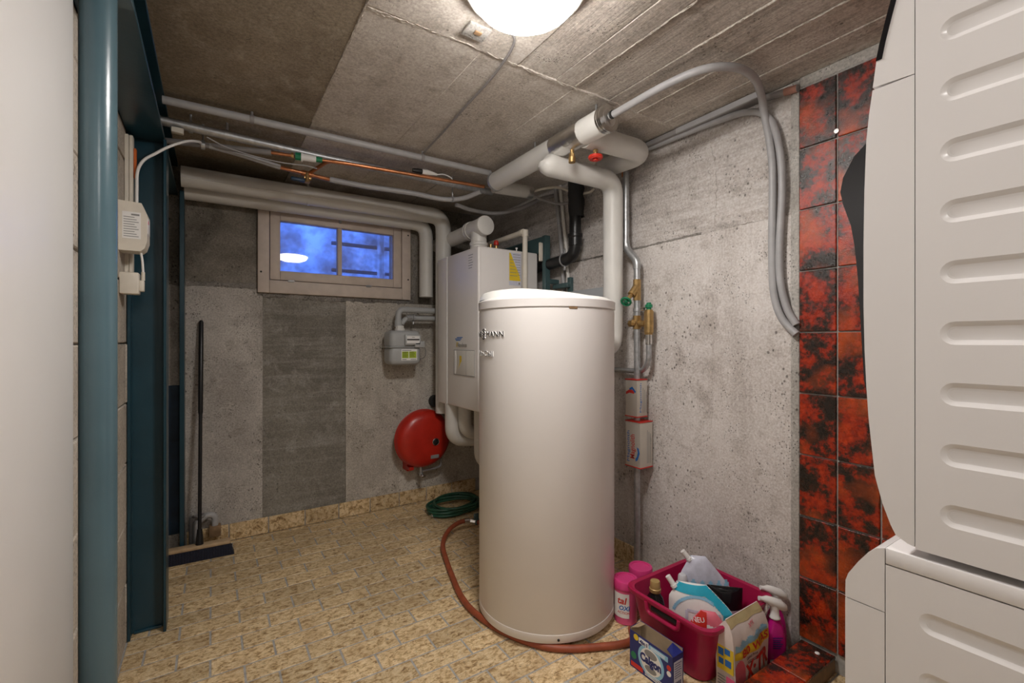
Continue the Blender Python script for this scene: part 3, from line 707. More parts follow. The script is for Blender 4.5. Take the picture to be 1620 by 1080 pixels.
# mounting frame
mf = thing('mounting_frame', (1.85, 2.68, .9), 'green-grey steel mounting frame between boiler and wall', 'frame')
for y in (2.365, 2.985): obj('upright', G().rbox(1.806,1.850,y-.016,y+.016,.90,1.912,.003,1).rbox(1.850,1.928,y-.012,y+.012,1.60,1.63,.002,1).rbox(1.850,1.928,y-.012,y+.012,.95,.98,.002,1), M['teal_frame'], mf)
obj('top_rail', G().rbox(1.80,1.84,2.384,2.966,1.80,1.905,.003,1), M['teal_frame'], mf)
obj('bottom_rail', G().rbox(1.80,1.84,2.384,2.966,.92,.98,.003,1), M['teal_frame'], mf)
obj('side_arm', G().rbox(1.865,1.895,2.20,2.346,1.562,1.592,.003,1).rbox(1.90,1.928,2.21,2.24,1.53,1.63,.003,1), M['teal_frame'], mf)
obj('clip', G().rbox(1.765,1.792,2.352,2.366,1.74,1.86,.003,1), M['cream'], mf)

# ================================================================ ceiling lamp and small ceiling things
def round_lamp(LX, LY, label, m):
    lamp = thing('ceiling_lamp', (LX, LY, 2.14), label, 'lamp', 'round ceiling lamps')
    obj('base_ring', G().lathe([(.150,2.249),(.170,2.248),(.174,2.236),(.173,2.214),(.166,2.208),(.156,2.207),(.150,2.214)], (LX,LY,0), 'Z', 64), M['plastic_w'], lamp)
    obj('glass_bowl', G().lathe([(.150,2.230),(.156,2.212),(.153,2.196),(.138,2.178),(.108,2.165),(.06,2.157),(.004,2.154)], (LX,LY,0), 'Z', 64), M[m], lamp)
round_lamp(.742, 1.055, 'round glowing ceiling lamp with opal glass bowl', 'lamp')
round_lamp(.25, -.55, 'unseen round ceiling lamp added behind the viewer as fill light', 'lamp_fill')  # unseen lamp, added to brighten the dryer side and the door
jb = thing('junction_cover', (.73, 1.32, 2.24), 'small white square cover plate on the ceiling beside the lamp', 'cover plate')
obj('plate', G().rbox(.690,.770,1.285,1.355,2.238,2.2475,.003,2, M=None), M['joint'], jb)
obj('stub', G().rbox(.720,.745,1.308,1.324,2.234,2.239,.001,1), M['brown_wood'], jb)
obj('ceiling_cable', G().tube(spline([(.80,1.245,2.243),(.865,1.30,2.242),(.905,1.50,2.243),(.922,1.75,2.243),(.944,2.06,2.242),(.952,2.31,2.236)]),.0045,8), M['grey_dark'], label='thin grey cable taped along the ceiling from the lamp', cat='cable')

# ================================================================ pipes under the ceiling
def clampring(parent, c, axis, r, m='galv', stem=None):
    g = G(); d = {'X':(.008,0,0),'Y':(0,.008,0),'Z':(0,0,.008)}[axis]
    g.cyl(tuple(c[i]-d[i] for i in range(3)), tuple(c[i]+d[i] for i in range(3)), r+.003, 20)
    if stem: g.cyl(c, stem, .005, 8)
    return obj('clamp', g, M[m], parent)
pA = thing('conduit_pipe', (.6,2.335,2.2), 'light grey plastic conduit crossing the ceiling nearest to the viewer', 'pipe')
obj('pipe', G().tube([(-.17,2.355,2.215),(.4,2.338,2.215),(1.37,2.312,2.212)],.0165,18), M['grey_pipe'], pA)
clampring(pA, (.15,2.345,2.215), 'X', .0165, 'grey_dark', (.15,2.345,2.249)); clampring(pA, (.95,2.322,2.214), 'X', .0165, 'grey_dark', (.95,2.322,2.249))
pB = thing('galvanised_pipe', (.6,2.54,2.17), 'galvanised steel pipe crossing the ceiling behind the plastic conduit', 'pipe')
obj('pipe', G().tube([(-.20,2.515,2.19),(.45,2.545,2.19),(1.52,2.545,2.19)],.0205,20), M['galv'], pB)
for x in (-.08,.06): clampring(pB, (x,2.527,2.19), 'X', .0205, 'galv', (x,2.527,2.249))
obj('cable_tag', G().rbox(-.150,-.105,2.485,2.51,2.140,2.165,.003,1), M['cream'], pB)
pC = thing('copper_pipe', (.9,2.46,2.15), 'bare copper pipe below the galvanised ceiling pipe', 'pipe')
obj('pipe', G().tube(fillet([(.436,2.655,2.125),(.505,2.505,2.160),(.60,2.492,2.162),(1.385,2.408,2.162)],.03,5),.0098,14), M['copper'], pC)
c1 = thing('sheathed_pipe', (.1,2.58,2.14), 'grey sheathed water pipe with white inline valve under the ceiling', 'pipe')
obj('sheath', G().tube(spline([(-.20,2.648,2.150),(.0,2.60,2.152),(.245,2.531,2.152)]),.0135,14), M['grey_dark'], c1)
obj('copper_end', G().cyl((.244,2.531,2.152),(.335,2.512,2.152),.008,12), M['copper'], c1)
vl = obj('inline_valve', G().cyl((.375,2.506,2.152),(.445,2.496,2.152),.017,16), M['white'], c1)
obj('nut', G().cyl((.332,2.513,2.152),(.343,2.511,2.152),.014,6), M['brass'], vl)
obj('nut', G().cyl((.350,2.510,2.152),(.376,2.506,2.152),.019,8), M['green_plastic'], vl)
obj('nut', G().cyl((.445,2.496,2.152),(.474,2.492,2.152),.014,8), M['green_plastic'], vl)
obj('union_ring', G().cyl((.376,2.506,2.152),(.384,2.505,2.152),.024,16), M['white'], vl)
obj('tail', G().cyl((.474,2.492,2.152),(.52,2.486,2.154),.007,10), M['copper'], c1)
clampring(c1, (-.035,2.61,2.152), 'X', .018, 'galv', (-.035,2.61,2.249))
c2 = thing('sheathed_pipe', (.6,2.62,2.1), 'long sagging grey sheathed pipe with copper tee under the ceiling', 'pipe')
obj('sheath', G().tube(spline([(-.01,2.60,2.150),(.12,2.60,2.138),(.294,2.628,2.122)]),.0135,14), M['grey_pipe'], c2)
obj('copper_tee', G().tube([(.292,2.628,2.122),(.42,2.648,2.120),(.545,2.664,2.118)],.0105,14).cyl((.40,2.645,2.12),(.455,2.653,2.12),.015,14), M['copper'], c2)
sv = obj('stop_valve', G().cyl((.425,2.645,2.12),(.425,2.635,2.070),.014,12).cyl((.41,2.64,2.095),(.445,2.64,2.095),.011,10), M['brass'], c2)
obj('blue_handle', G().rbox(.345,.415,2.622,2.642,2.068,2.086,.006,2), M['blue_paint'], sv)
obj('sheath', G().tube(spline([(.543,2.664,2.118),(.75,2.672,2.120),(1.0,2.642,2.120),(1.20,2.60,2.105),(1.31,2.545,2.115),(1.385,2.45,2.145)]),.0150,14), M['grey_pipe'], c2)
clampring(c2, (1.255,2.58,2.108), 'X', .016, 'galv', (1.255,2.58,2.249))
c3 = obj('flexible_pipe', G().tube(spline([(1.29,2.60,2.085),(1.42,2.62,2.075),(1.58,2.60,2.075),(1.72,2.52,2.11),(1.83,2.44,2.17),(1.92,2.40,2.20)]),.013,14), M['grey_dark'], label='dark grey flexible pipe looping under the insulated pipe to the wall', cat='pipe')
pl_ = thing('cable_plug', (1.0,2.45,2.17), 'black and white cable plug lying on the copper pipe', 'plug')
obj('socket', G().tube([(.945,2.452,2.186),(.975,2.450,2.188),(1.0,2.448,2.188)],[.010,.014,.014],14), M['black'], pl_)
obj('plug_body', G().tube([(1.0,2.448,2.188),(1.03,2.446,2.189),(1.065,2.443,2.188),(1.09,2.442,2.186)],[.015,.016,.010,.006],14), M['white'], pl_)
obj('cord', G().tube(spline([(1.088,2.442,2.186),(1.13,2.44,2.196),(1.17,2.435,2.186),(1.18,2.430,2.174)]),.0035,8), M['white'], pl_)
obj('thin_wire', G().tube(spline([(-.02,2.53,2.163),(.06,2.545,2.14),(.18,2.56,2.128),(.30,2.555,2.122),(.40,2.55,2.128),(.46,2.56,2.128)]),.003,8), M['grey_pipe'], label='thin grey wire hanging between the sheathed pipes', cat='cable')

# insulated pipes above the window
d1 = thing('insulated_pipe', (.6,3.06,2.07), 'thick white insulated pipe passing in front of the window top', 'pipe')
obj('jacket', G().tube(fillet([(-.14,3.06,2.120),(1.415,3.06,2.130),(1.415,3.06,.70)],.10,8),.056,28), M['insul'], d1)
obj('jacket_seam', G().tube([(-.13,3.008,2.100),(1.30,3.008,2.110)],.0025,6), M['insul_new'], d1)
clampring(d1, (.50,3.06,2.124), 'X', .056, 'insul', (.50,3.06,2.249))
d2 = thing('insulated_pipe', (.6,3.185,2.03), 'second white insulated pipe just behind the one before the window', 'pipe')
obj('jacket', G().tube(fillet([(-.13,3.190,2.080),(1.335,3.190,2.090),(1.335,3.190,1.70),(1.335,3.19,1.55)],.10,8),.050,28), M['insul'], d2)

# insulated pipe along the ceiling towards the viewer
e = thing('insulated_pipe', (1.395,1.85,2.1), 'white insulated pipe with foil band running along the ceiling towards the viewer', 'pipe')
obj('jacket', G().cyl((1.395,1.725,2.160),(1.395,2.285,2.160),.052,32), M['insul'], e)
obj('new_jacket', G().cyl((1.395,1.392,2.160),(1.395,1.530,2.160),.055,32), M['insul_new'], e)
fo = G(); n = 40; rows = 14; rr = random.Random(5)
for i in range(rows+1):
    for k in range(n):
        a = 2*PI*k/n; r = .0535+rr.uniform(-.0012,.0012); fo.v.append((1.395+r*math.cos(a), 1.526+.204*i/rows, 2.160+r*math.sin(a)))
for i in range(rows):
    for k in range(n): fo.f.append((i*n+k,i*n+(k+1)%n,(i+1)*n+(k+1)%n,(i+1)*n+k))
obj('foil_band', fo, M['foil'], e, angle=20)
for y in (1.378,1.389,1.400): obj('end_ring', G().lathe([(.052,-.005),(.0575,-.004),(.0575,.004),(.052,.005)], (1.395,y,2.160), 'Y', 32), M['chrome'], e)
obj('end_disc', G().lathe([(.055,.004),(.053,0),(.02,-.002),(.012,-.004)], (1.395,1.374,2.160), 'Y', 32), M['foil'], e)
obj('end_ring', G().lathe([(.050,-.008),(.0555,-.008),(.0555,.008),(.050,.008)], (1.395,2.288,2.160), 'Y', 32), M['galv'], e)
dv = obj('drain_valve', G().cyl((1.395,1.61,2.112),(1.395,1.61,2.088),.009,12).cyl((1.395,1.61,2.090),(1.395,1.61,2.072),.013,6).cyl((1.395,1.61,2.074),(1.395,1.61,2.050),.016,14), M['brass'], e)
for y in (1.90,1.45): obj('hanger', G().cyl((1.395,y,2.20),(1.395,y,2.249),.005,8), M['galv'], e)
e2 = thing('insulated_pipe', (1.55,2.33,2.12), 'short white insulated branch pipe with foil end under the ceiling', 'pipe')
obj('jacket', G().cyl((1.41,2.335,2.150),(1.645,2.335,2.160),.040,28), M['insul'], e2)
obj('foil_end', G().cyl((1.643,2.335,2.160),(1.680,2.335,2.161),.041,28), M['foil'], e2)
f_ = thing('insulated_pipe', (1.65,1.65,2.1), 'hook-shaped white insulated pipe bending back along the right wall', 'pipe')
obj('jacket', G().tube(fillet([(1.41,1.535,2.150),(1.815,1.535,2.165),(1.815,1.835,2.180)],.11,10),.052,28), M['insul'], f_)
obj('end_ring', G().cyl((1.815,1.83,2.18),(1.815,1.848,2.18),.053,28), M['chrome'], f_)
rv = obj('valve_stem', G().cyl((1.472,1.535,2.11),(1.472,1.535,2.070),.007,12).cyl((1.472,1.535,2.10),(1.472,1.535,2.088),.012,8), M['brass'], f_)
obj('red_handwheel', G().lathe([(.012,2.068),(.026,2.074),(.033,2.072),(.034,2.062),(.028,2.056),(.012,2.058)], (1.472,1.535,0), 'Z', 10).cyl((1.472,1.535,2.062),(1.472,1.535,2.050),.012,10), M['red_plastic'], rv)
gp = thing('insulated_pipe', (1.65,1.73,1.15), 'white insulated pipe dropping from the ceiling to the back of the tank', 'pipe')
obj('jacket', G().tube([(1.317,1.73,2.085),(1.322,1.73,2.078),(1.335,1.73,2.072),(1.352,1.73,2.070)]+list(fillet([(1.36,1.73,2.068),(1.786,1.73,2.075),(1.786,1.73,1.195),(1.62,1.69,1.185),(1.56,1.68,1.185)],.085,10)), [.018,.036,.047,.051]+[.052]*35, 28), M['insul'], gp)
# cables at the drain
obj('white_cable', G().tube(spline([(1.69,2.335,2.165),(1.76,2.30,2.19),(1.82,2.22,2.185),(1.86,2.12,2.13),(1.90,2.04,2.12),(1.924,2.02,2.14)]),.008,10), M['cream'], label='thick white cable from the foil pipe end to the black drain pipe', cat='cable')
obj('grey_cable', G().tube(spline([(1.69,2.335,2.145),(1.76,2.30,2.115),(1.84,2.235,2.09),(1.90,2.17,2.10),(1.924,2.12,2.12)]),.008,10), M['grey_dark'], label='grey cable sagging below the white one at the foil pipe end', cat='cable')

# ================================================================ things on the right wall
bd = thing('drain_pipe', (1.85,2.2,1.7), 'black plastic drain pipe with elbow high on the right wall', 'pipe')
obj('pipe', G().tube(fillet([(1.845,2.10,2.249),(1.845,2.10,1.735),(1.845,2.55,1.715)],.085,10),.036,28), M['black'], bd)
obj('coupling', G().lathe([(.037,1.80),(.041,1.802),(.041,1.850),(.045,1.855),(.045,1.872),(.037,1.876)], (1.845,2.10,0), 'Z', 28), M['black'], bd)
sl = G(); rr = random.Random(8)
for i in range(9):
    for k in range(20):
        a = 2*PI*k/20; r = .043+rr.uniform(-.004,.010); sl.v.append((1.848+r*math.cos(a), 2.095+r*math.sin(a), 1.975+.274*i/8+rr.uniform(-.006,.006)*(0<i<8)))
for i in range(8):
    for k in range(20): sl.f.append((i*20+k,i*20+(k+1)%20,(i+1)*20+(k+1)%20,(i+1)*20+k))
obj('foam_sleeve', sl, M['rubber'], bd)
obj('clamp', G().torus((1.845,2.20,1.7305),.040,.005,'Y',28,8).rbox(1.84,1.85,2.192,2.208,1.765,1.80,.002,1).rbox(1.84,1.85,2.192,2.208,1.665,1.695,.002,1).cyl((1.88,2.20,1.73),(1.929,2.20,1.73),.005,8), M['galv'], bd)
obj('wall_conduit', G().tube([(1.912,2.375,2.245),(1.912,2.31,1.82),(1.912,2.262,1.22)],.013,14), M['grey_pipe'], label='grey vertical conduit on the wall left of the white one', cat='pipe')
obj('wall_conduit', G().tube([(1.912,2.325,2.245),(1.912,2.262,1.82),(1.912,2.212,1.22)],.011,14), M['plastic_w'], label='white vertical conduit on the wall next to the drain elbow', cat='pipe')
cb = thing('wall_cabinet', (1.91,2.03,1.15), 'flat grey metal cabinet on the wall half hidden behind the tank', 'cabinet')
obj('body', G().rbox(1.885,1.929,1.86,2.24,1.15,1.535,.003,1), M['cabinet'], cb)
obj('door', G().rbox(1.878,1.886,1.868,2.232,1.158,1.527,.002,1), M['cabinet'], cb)

hp = thing('water_pipe', (1.86,1.63,0), 'galvanised water pipe with brass valves running down the right wall', 'pipe')
obj('pipe', G().tube(fillet([(1.862,1.708,2.13),(1.862,1.708,1.725),(1.862,1.632,1.640),(1.862,1.632,.0)],.05,8),.0165,20), M['galv'], hp)
obj('elbow', G().tube(fillet([(1.862,1.708,1.765),(1.862,1.708,1.725),(1.862,1.632,1.640),(1.862,1.632,1.60)],.05,8),.0195,20), M['galv'], hp)
obj('copper_stub', G().cyl((1.855,1.722,2.11),(1.855,1.722,2.155),.009,12), M['copper'], hp)
yv = obj('slanted_valve', G().cyl((1.862,1.632,1.435),(1.862,1.632,1.545),.020,8).cyl((1.858,1.632,1.505),(1.824,1.638,1.463),.020,14).cyl((1.826,1.638,1.465),(1.800,1.642,1.436),.011,10), M['brass'], hp)
wg = G(); cW = Vector((1.792,1.644,1.427)); ax_ = Vector((-.62,-.25,-.62)).normalized(); MW = Matrix.Translation(cW) @ ax_.to_track_quat('Z','Y').to_matrix().to_4x4()
wg.torus((0,0,0),.024,.006,'Z',24,8,M=MW).cyl((0,0,-.012),(0,0,.008),.009,10,M=MW)
for k in range(5): a = 2*PI*k/5; wg.cyl((.005*math.cos(a),.005*math.sin(a),0),(.024*math.cos(a),.024*math.sin(a),0),.004,6,M=MW)
obj('green_handwheel', wg, M['green_plastic'], yv)
clampring(hp, (1.862,1.632,1.385), 'Z', .018, 'galv', (1.929,1.632,1.385))
obj('clamp_screw', G().cyl((1.855,1.60,1.387),(1.855,1.575,1.387),.009,10), M['chrome'], hp)
xv = obj('cross_fitting', G().cyl((1.862,1.632,1.285),(1.862,1.632,1.355),.021,8).cyl((1.862,1.672,1.315),(1.862,1.575,1.312),.017,12).cyl((1.845,1.632,1.315),(1.830,1.645,1.32),.017,8).cyl((1.862,1.67,1.315),(1.862,1.682,1.315),.019,6), M['brass'], hp)
ob = obj('safety_valve', G().cyl((1.862,1.555,1.265),(1.862,1.555,1.375),.024,14).cyl((1.862,1.555,1.255),(1.862,1.555,1.285),.022,6).cyl((1.862,1.555,1.372),(1.862,1.555,1.382),.020,14), M['brass'], hp)
obj('green_cap', G().lathe([(.013,1.380),(.013,1.392),(.019,1.393),(.019,1.408),(.012,1.410),(.012,1.418),(.003,1.419)], (1.862,1.555,0), 'Z', 12), M['green_plastic'], ob)
obj('hose_ferrule', G().cyl((1.862,1.555,1.258),(1.862,1.555,1.240),.016,14).cyl((1.862,1.555,1.24),(1.862,1.555,1.205),.0165,16), M['chrome'], ob)
obj('drain_hose', G().tube(fillet([(1.862,1.555,1.21),(1.862,1.555,1.12),(1.875,1.60,1.068),(1.89,1.68,1.062),(1.89,1.90,1.062)],.07,8),.014,16), M['galv'], ob)
# two magnetic water softeners clipped on the pipe
def softener(name, x0,x1,y0,y1,z0,z1, label, big):
    t = thing(name, ((x0+x1)/2,(y0+y1)/2,z0), label, 'water softener', 'magnetic boxes clipped on the water pipe')
    body = obj('body', G().rbox(x0,x1,y0,y1,z0,z1,.004,2), M['foil_card'], t)
    for z in (z0-.003, z1): obj('end_cap', G().rbox(x0-.002,x1,y0-.002,y1+.002,z,z+.005,.001,1), M['red_print'], t)
    fa = plane((x0,0,0),(0,-1,0),(0,0,1)); fb = plane((0,y0,0),(1,0,0),(0,0,1)); h = z1-z0; ym = -(y0+y1)/2; xm = (x0+x1)/2
    if big:
        g = G(); text(g, 'Magnolith', .042, lambda x,y,z: fa(ym-y+.012, z0+.04+x, z), .0004, .0004, width=.125); obj('lettering', g, M['red_print'], body)
        g = G(); text(g, 'Magnolith', .024, lambda x,y,z: fa(ym-.030-y+.008, z0+.02+x, z), .0004, 0, width=.16); obj('lettering', g, M['blue_print'], body)
        sw = [(ym+.020,z0+.03),(ym+.033,z0+.04),(ym+.046,z0+.075),(ym+.040,z0+.10),(ym+.028,z0+.105),(ym+.034,z0+.08),(ym+.028,z0+.055),(ym+.018,z0+.045)]
    else:
        g = G(); text(g, 'Magnolith', .018, lambda x,y,z: fb(xm-.012-y+.005, z0+.02+x, z), .0004, 0, width=.15); obj('lettering', g, M['blue_print'], body)
        obj('red_swoosh', shape(G(), fa, [(ym-.035,z0+.125),(ym-.01,z0+.14),(ym+.02,z0+.135),(ym+.02,z0+.118),(ym-.01,z0+.122),(ym-.035,z0+.112)], .0006), M['red_print'], body)
        sw = [(ym-.012,z0+.145),(ym+.008,z0+.155),(ym+.032,z0+.130),(ym+.026,z0+.122),(ym+.008,z0+.140),(ym-.010,z0+.136)]
    obj('blue_swoosh', shape(G(), fa, sw, .0007), M['blue_print'], body)
    g = G()
    for k in range(3): slab(g, fb, xm+.004+.012*k, xm+.007+.012*k, z0+.02, z1-.04-.01*k, .0005)
    text(g, '1/2"' if not big else '1 1/2"', .014, lambda x,y,z: fb(xm+.036-y, z0+h*.5+x, z), .0004); obj('fine_print', g, M['grey_ink'], body, kind='stuff')
m = N('silver_card'); m.color(m.ramp(m.noise(8,2), [(.3,(.60,.56,.50)),(.7,(.68,.64,.57))])); m.rough(.3); m.metal(.25); M['foil_card'] = m.m
softener('water_softener', 1.817,1.895,1.592,1.672,.832,1.020, 'smaller silver magnetic softener box, the upper one on the wall pipe', False)
softener('water_softener', 1.821,1.917,1.575,1.675,.572,.803, 'larger silver softener box with red lettering, the lower on the pipe', True)

# grey flexible pipes coming down beside the red tiles
p1 = thing('flexible_pipe', (1.7,1.0,1.2), 'grey flexible pipe arching from the foil pipe end down to the tiles', 'pipe')
obj('pipe', G().tube(spline([(1.397,1.40,2.165),(1.405,1.30,2.172),(1.425,1.12,2.185),(1.470,.985,2.195),(1.57,.925,2.205),(1.70,.93,2.215),(1.82,.965,2.205),(1.885,.985,2.15),(1.899,.972,2.04),(1.900,.960,1.90),(1.900,.962,1.58),(1.900,.955,1.42),(1.900,.925,1.315),(1.900,.870,1.248)]),.0145,16), M['grey_pipe'], p1)
obj('strap', G().cyl((1.396,1.352,2.168),(1.397,1.362,2.168),.017,16), M['rubber'], p1)
p2 = obj('flexible_pipe', G().tube(spline([(1.905,1.70,2.232),(1.905,1.50,2.226),(1.907,1.22,2.216),(1.908,1.06,2.196),(1.905,.975,2.13),(1.902,.935,2.0),(1.902,.924,1.83),(1.902,.934,1.60),(1.902,.930,1.46),(1.902,.905,1.35),(1.902,.870,1.285)]),.0140,16), M['grey_pipe'], label='grey flexible pipe along the wall top, behind the arching one', cat='pipe')
cd = thing('cable_duct', (1.9,1.2,2.22), 'grey flat cable duct in the corner of ceiling and right wall', 'cable duct')
obj('channel', G().rbox(1.872,1.928,.992,1.66,2.224,2.2485,.002,1), M['grey_dark'], cd)
obj('cover', G().rbox(1.868,1.880,.990,1.40,2.222,2.2485,.002,1), M['grey_pipe'], cd)
st = thing('conduit_stub', (1.905,.93,2.2), 'short grey conduit end stained orange beside the red tiles', 'pipe')
obj('pipe', G().cyl((1.905,.985,2.222),(1.905,.866,2.206),.014,16), M['grey_dark'], st)
obj('stained_end', G().cyl((1.905,.915,2.2126),(1.905,.868,2.2063),.0146,16), M['stain'], st)

# ================================================================ things at the back wall
gm = thing('gas_meter', (1.13,3.15,1.05), 'grey gas meter with yellow-green label below the window', 'gas meter')
obj('lower_case', G().rbox(1.020,1.245,3.06,3.225,1.055,1.190,.035,5), M['meter_grey'], gm)
obj('upper_case', G().rbox(1.020,1.245,3.06,3.225,1.165,1.297,.035,5), M['meter_grey'], gm)
obj('seam_flange', G().rbox(1.014,1.251,3.053,3.231,1.177,1.183,.0025,1), M['meter_grey'], gm)
ct = obj('counter', G().rbox(1.118,1.232,3.035,3.075,1.195,1.268,.006,2).rbox(1.19,1.262,3.035,3.075,1.178,1.222,.005,2), M['meter_grey'], gm)
fm = plane((0,3.035,0),(1,0,0),(0,0,1)); fn_ = plane((0,3.06,0),(1,0,0),(0,0,1))
obj('counter_plate', slab(G(), fm, 1.128,1.222,1.208,1.258), M['white'], ct)
g = slab(G(), fm, 1.130,1.220,1.228,1.238,.0012); text(g, '25041', .009, lambda x,y,z: fm(1.165+x,1.246+y,z+.0008), .0002); obj('counter_window', g, M['ink'], ct)
lb = obj('label', slab(G(), fn_, 1.098,1.212,1.088,1.166), M['white'], gm)
obj('green_print', slab(slab(G(), fn_, 1.103,1.150,1.104,1.150,.0008), fn_, 1.154,1.207,1.104,1.150,.0008), M['lime'], lb)
g = G()
for k in range(4):
    slab(g, fn_, 1.107, 1.140+.004*(k%2), 1.112+k*.010, 1.115+k*.010, .0012); slab(g, fn_, 1.158, 1.195-.006*(k%2), 1.112+k*.010, 1.115+k*.010, .0012)
slab(g, fn_, 1.103,1.17,1.156,1.159,.0012); slab(g, fn_, 1.103,1.135,1.093,1.096,.0012); slab(g, fn_, 1.165,1.205,1.093,1.096,.0012)
obj('fine_print', g, M['ink'], lb, kind='stuff')
obj('neck', G().cyl((1.115,3.14,1.294),(1.115,3.14,1.312),.036,16).cyl((1.115,3.14,1.31),(1.115,3.14,1.332),.030,8), M['plastic_w'], gm)
gpi = thing('gas_pipe', (1.25,3.15,1.32), 'grey gas pipe bends rising from the meter to the boiler', 'pipe')
obj('pipe', G().tube(fillet([(1.108,3.15,1.325),(1.108,3.15,1.448),(1.50,3.15,1.448)],.045,8),.021,20).cyl((1.108,3.15,1.325),(1.108,3.15,1.37),.027,16), M['meter_grey'], gpi)
obj('pipe', G().tube([(1.132,3.155,1.345),(1.16,3.155,1.38),(1.20,3.155,1.390),(1.50,3.155,1.390)],.018,18), M['meter_grey'], gpi)
obj('union_nut', G().cyl((1.17,3.155,1.388),(1.205,3.155,1.390),.025,8).cyl((1.215,3.155,1.39),(1.228,3.155,1.39),.028,18), M['galv'], gpi)
obj('bracket', G().cyl((1.222,3.155,1.37),(1.222,3.155,1.345),.006,8).cyl((1.222,3.155,1.39),(1.222,YB,1.39),.006,8).cyl((1.30,3.15,1.448),(1.30,YB,1.448),.006,8), M['galv'], gpi)
obj('meter_cable', G().tube(spline([(1.245,3.09,1.215),(1.29,3.10,1.17),(1.30,3.13,1.11),(1.275,3.2,1.09),(1.27,YB,1.10)]),.003,8), M['grey_dark'], label='thin grey cable looping from the side of the gas meter', cat='cable')
bh = obj('wall_sleeve', G().lathe([(.030,.0),(.045,.0),(.047,-.03),(.042,-.05),(.028,-.05)], (1.44,YB,.76), 'Y', 24), M['rubber'], label='round dark pipe sleeve in the wall above the red vessel', cat='pipe sleeve')
ev = thing('expansion_vessel', (1.298,3.15,.28), 'round red expansion vessel on the back wall under the boiler', 'expansion vessel')
obj('shell', G().lathe([(.02,-.083),(.09,-.080),(.15,-.072),(.185,-.056),(.205,-.030),(.211,0),(.205,.030),(.185,.056),(.15,.072),(.05,.083)], (1.298,3.165,.508), 'Y', 72), M['red_vessel'], ev, angle=50)
obj('rim_seam', G().torus((1.298,3.165,.508),.2115,.003,'Y',64,8), M['red_vessel'], ev)
obj('centre_cap', G().lathe([(.026,0),(.026,-.006),(.021,-.010),(.002,-.011)], (1.365,3.085,.488), 'Y', 24), M['black'], ev)
obj('cap_ring', G().torus((1.365,3.079,.488),.0245,.0025,'Y',28,8), M['chrome'], ev)
obj('type_plate', G().rbox(1.330,1.395,3.089,3.096,.365,.392,.002,1), M['grey_ink'], ev)
obj('bracket', G().rbox(1.19,1.225,3.20,YB,.27,.34,.003,1).rbox(1.19,1.225,3.15,3.21,.285,.31,.003,1), M['red_vessel'], ev)
cn = obj('connector', G().cyl((1.285,3.165,.30),(1.285,3.165,.235),.011,12).cyl((1.285,3.165,.255),(1.285,3.165,.235),.016,6), M['galv'], ev)
obj('tap', G().cyl((1.285,3.165,.245),(1.285,3.125,.240),.009,10).rbox(1.265,1.30,3.11,3.125,.232,.248,.003,1), M['chrome'], cn)
obj('return_pipe', G().tube(fillet([(1.285,3.175,.265),(1.42,3.19,.265),(1.46,3.20,.27),(1.46,3.20,.45),(1.46,3.20,.48)],.03,5),.009,12), M['grey_dark'], ev)

br_ = thing('broom', (-.05,3.12,0), 'black-handled broom with dark bristles leaning in the far left corner', 'broom')
obj('bristles', G().add([(-.205,3.075,0),(.108,3.060,0),(.108,3.130,0),(-.205,3.145,0),(-.200,3.080,.062),(.085,3.066,.062),(.085,3.118,.062),(-.200,3.132,.062)],[(0,3,2,1),(4,5,6,7),(0,1,5,4),(1,2,6,5),(2,3,7,6),(3,0,4,7)]), M['bristle'], br_)
g = G()
for k in range(24):
    x = -.20+k*.0128; g.cyl((x,3.074-.0005*k,.003),(x,3.079-.0005*k,.060),.0032,6)
obj('bristle_tufts', g, M['bristle'], br_, kind='stuff')
obj('head_board', G().rbox(-.205,.090,3.072,3.128,.061,.082,.007,2, M=Matrix.Translation((-.05,3.1,0))@Matrix.Rotation(-.045,4,'Z')@Matrix.Translation((.05,-3.1,0))), M['wood'], br_)
p0 = Vector((-.058,3.10,.075)); p9 = Vector((-.053,3.268,1.345)); L = lambda t: p0.lerp(p9,t)
obj('socket', G().tube([L(0),L(.03),L(.07)],[.02,.018,.0125],14), M['black'], br_)
obj('handle', G().cyl(L(.04),L(.60),.0095,14), M['black'], br_)
obj('grip', G().tube([L(.57),L(.58),L(.99),L(1.0)],[.010,.0125,.0125,.007],14), M['black'], br_)
ds = thing('drain_stub', (-.04,3.22,0), 'small grey drain elbow at the floor behind the broom', 'pipe')
obj('elbow', G().tube(fillet([(-.075,3.215,.0),(-.075,3.215,.15),(-.075,3.215,.165),(-.02,3.215,.205),(.015,3.215,.19),(.015,3.215,.11)],.04,5),.017,14), M['grey_pipe'], ds)
obj('coupling', G().rbox(-.015,.045,3.19,3.245,.07,.135,.006,2), M['brown_wood'], ds)
obj('pipe', G().cyl((-.098,3.24,0),(-.098,3.24,.20),.013,12).torus((-.06,3.22,.205),.03,.006,'Z',20,8), M['grey_dark'], ds)

